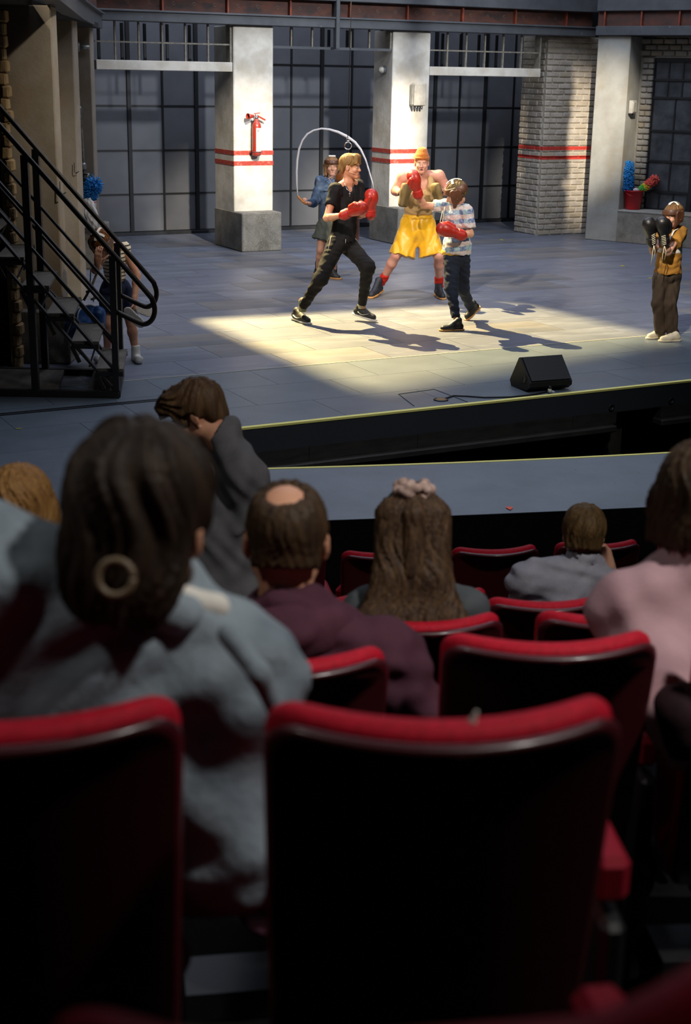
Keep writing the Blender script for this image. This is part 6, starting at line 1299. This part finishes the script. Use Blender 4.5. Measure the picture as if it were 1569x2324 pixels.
# person at the left edge, mostly hidden
seated('person with light brown shoulder length hair cut by the left edge', (48, 1158), 3.95, (45, 1300), (-70, 1340), (150, 1345), (0.1, 1, -0.1), (0, 0, 1), SKIN2, M_GREYT, 'grey_top', bob_hair(hairmat('hair_honey', '#6b4a28', '#8a6536', (50, 50, 4)), -0.16), 1.0, 0.9, h=0.010, puff=0.016, fold=(0.004, 20, 4))

# standing person in dark t-shirt, walking out to the left
Z5 = 5.25; A5 = lambda x, y, d=0.0: atZ(x, y, Z5+d)
sp_base = V3(*A5(520, 1320)[:2], SEATS['E0'].location[2]-0.275)
ps = person_thing(sp_base, 'person in dark grey t-shirt standing in the aisle and looking down to the left'); b5 = np.array(ps.location)
j = dict(neck=A5(508, 1000, 0.0), sA=A5(470, 1075, 0.22), sB=A5(556, 1082, -0.08), pelvis=A5(515, 1330, 0.1))
hd, R, P = head_prims(A5(446, 940, 0.02), (-0.86, 0.1, -0.5), (-0.42, 0.05, 0.9), 0.96)
tp = torso_prims(j, 1.02); eB, wB = A5(562, 1205, -0.02), A5(500, 1290, 0.2); eA, wA = A5(440, 1210, 0.3), A5(415, 1330, 0.2)
pe = j['pelvis']; hA, hB = pe+V3(-0.09, 0.03, -0.03), pe+V3(0.08, -0.03, -0.03); zf = sp_base[2]
legs = []
for hp, dx in ((hA, -0.1), (hB, 0.08)):
    kn = hp+V3(dx, 0.0, (zf-hp[2])*0.5); an = V3(hp[0]+dx*1.5, hp[1], zf+0.08); legs.append((hp, kn, an))
body = tp+hd+arm_prims(j['sA'], eA, wA)+arm_prims(j['sB'], eB, wB)+[C_(j['neck'], P(0, -0.02, -0.05), 0.062, 0.056)]+hand_prims(wB, nrm(wB-eB), (0.2, 1, 0), (-1, 0, 0))+hand_prims(wA, nrm(wA-eA), (0.2, 1, 0), (-1, 0, 0))
for hp, kn, an in legs: body += leg_prims(hp, kn, an)+[C_(an, an+V3(-0.14, 0, -0.05), 0.04, 0.03)]
skin('body', body, SKIN2, ps, 0.009)
M_DTEE = clothmat('cloth_dark_grey_tee', '#59575a', '#4a494c', 6)
skin('t_shirt', grow(tp, 0.018)+[C_(j['sB'], j['sB']+(eB-j['sB'])*0.85, 0.075, 0.09, True), C_(j['sA'], j['sA']+(eA-j['sA'])*0.85, 0.075, 0.09, True), C_(j['pelvis']+V3(0, 0, 0.2), j['pelvis']+V3(0, 0, -0.05), 0.15, 0.165), H_(A5(515, 1372, 0.1), (0, 0, -1)), C_(j['neck']+(P(0, 0, 0)-j['neck'])*0.7, j['neck']+(P(0, 0, 0)-j['neck'])*0.08, 0.07, 0.066, k=0.008, op='s')], M_DTEE, ps, 0.009, 0.035, folds(0.007, 17, 8, [(1, 0.3, 0.2), (0.7, 0.2, -0.5)]))
skin('trousers', [E_(pe, (0.16, 0.13, 0.12))]+[q for hp, kn, an in legs for q in (C_(hp, kn, 0.10, 0.08), C_(kn, an, 0.08, 0.06, True))], M_BLKPANT, ps, 0.012, 0.04)
for hp, kn, an in legs: shoe(ps, V3(an[0]+0.06, an[1], zf+0.002), V3(an[0]-0.2, an[1], zf+0.002), M_SHOEB, M_SOLEW, 1.1)
hr = [E_(P(0, -0.018, 0.042), (0.089, 0.112, 0.094), R), E_(P(0, 0.055, 0.09), (0.07, 0.06, 0.045), R), C_(P(-0.02, 0.10, 0.08), P(-0.03, 0.125, 0.03), 0.028, 0.012), C_(P(0.03, 0.10, 0.08), P(0.035, 0.12, 0.035), 0.028, 0.012), E_(P(0, -0.07, -0.02), (0.066, 0.045, 0.065), R), E_(P(0, 0.12, -0.04), (0.09, 0.075, 0.09), R, 0.012, 's'), H_(P(0, -0.08, -0.07), -R[:, 2]),
      E_(P(0.09, 0.012, -0.03), (0.035, 0.036, 0.055), R, 0.01, 's'), E_(P(-0.09, 0.012, -0.03), (0.035, 0.036, 0.055), R, 0.01, 's')]
skin('hair', hr, hairmat('hair_brown_tousled', '#3b2a1c', '#5a422a', (40, 40, 6)), ps, 0.006, 0.02, strands(P(0, -0.05, 0.13), R[:, 1], 0.006, 18, 6))
eyes(ps, P, 1.04)
# small white scrap on the nearest empty seat
fe = SEATS['A1']; q = atZ(1068, 1646, 1.61)
o = skin('feather_scrap', [C_(V3(0, 0, 0), V3(0.006, 0, 0.016), 0.004, 0.0025), E_(V3(0.002, 0, 0.004), (0.005, 0.003, 0.006))], M_WHITE, None, 0.0012, 0.002, base=np.zeros(3)); o.location = q; tag(o, 'tiny pale scrap lying on the rim of the large empty seat', 'scrap')
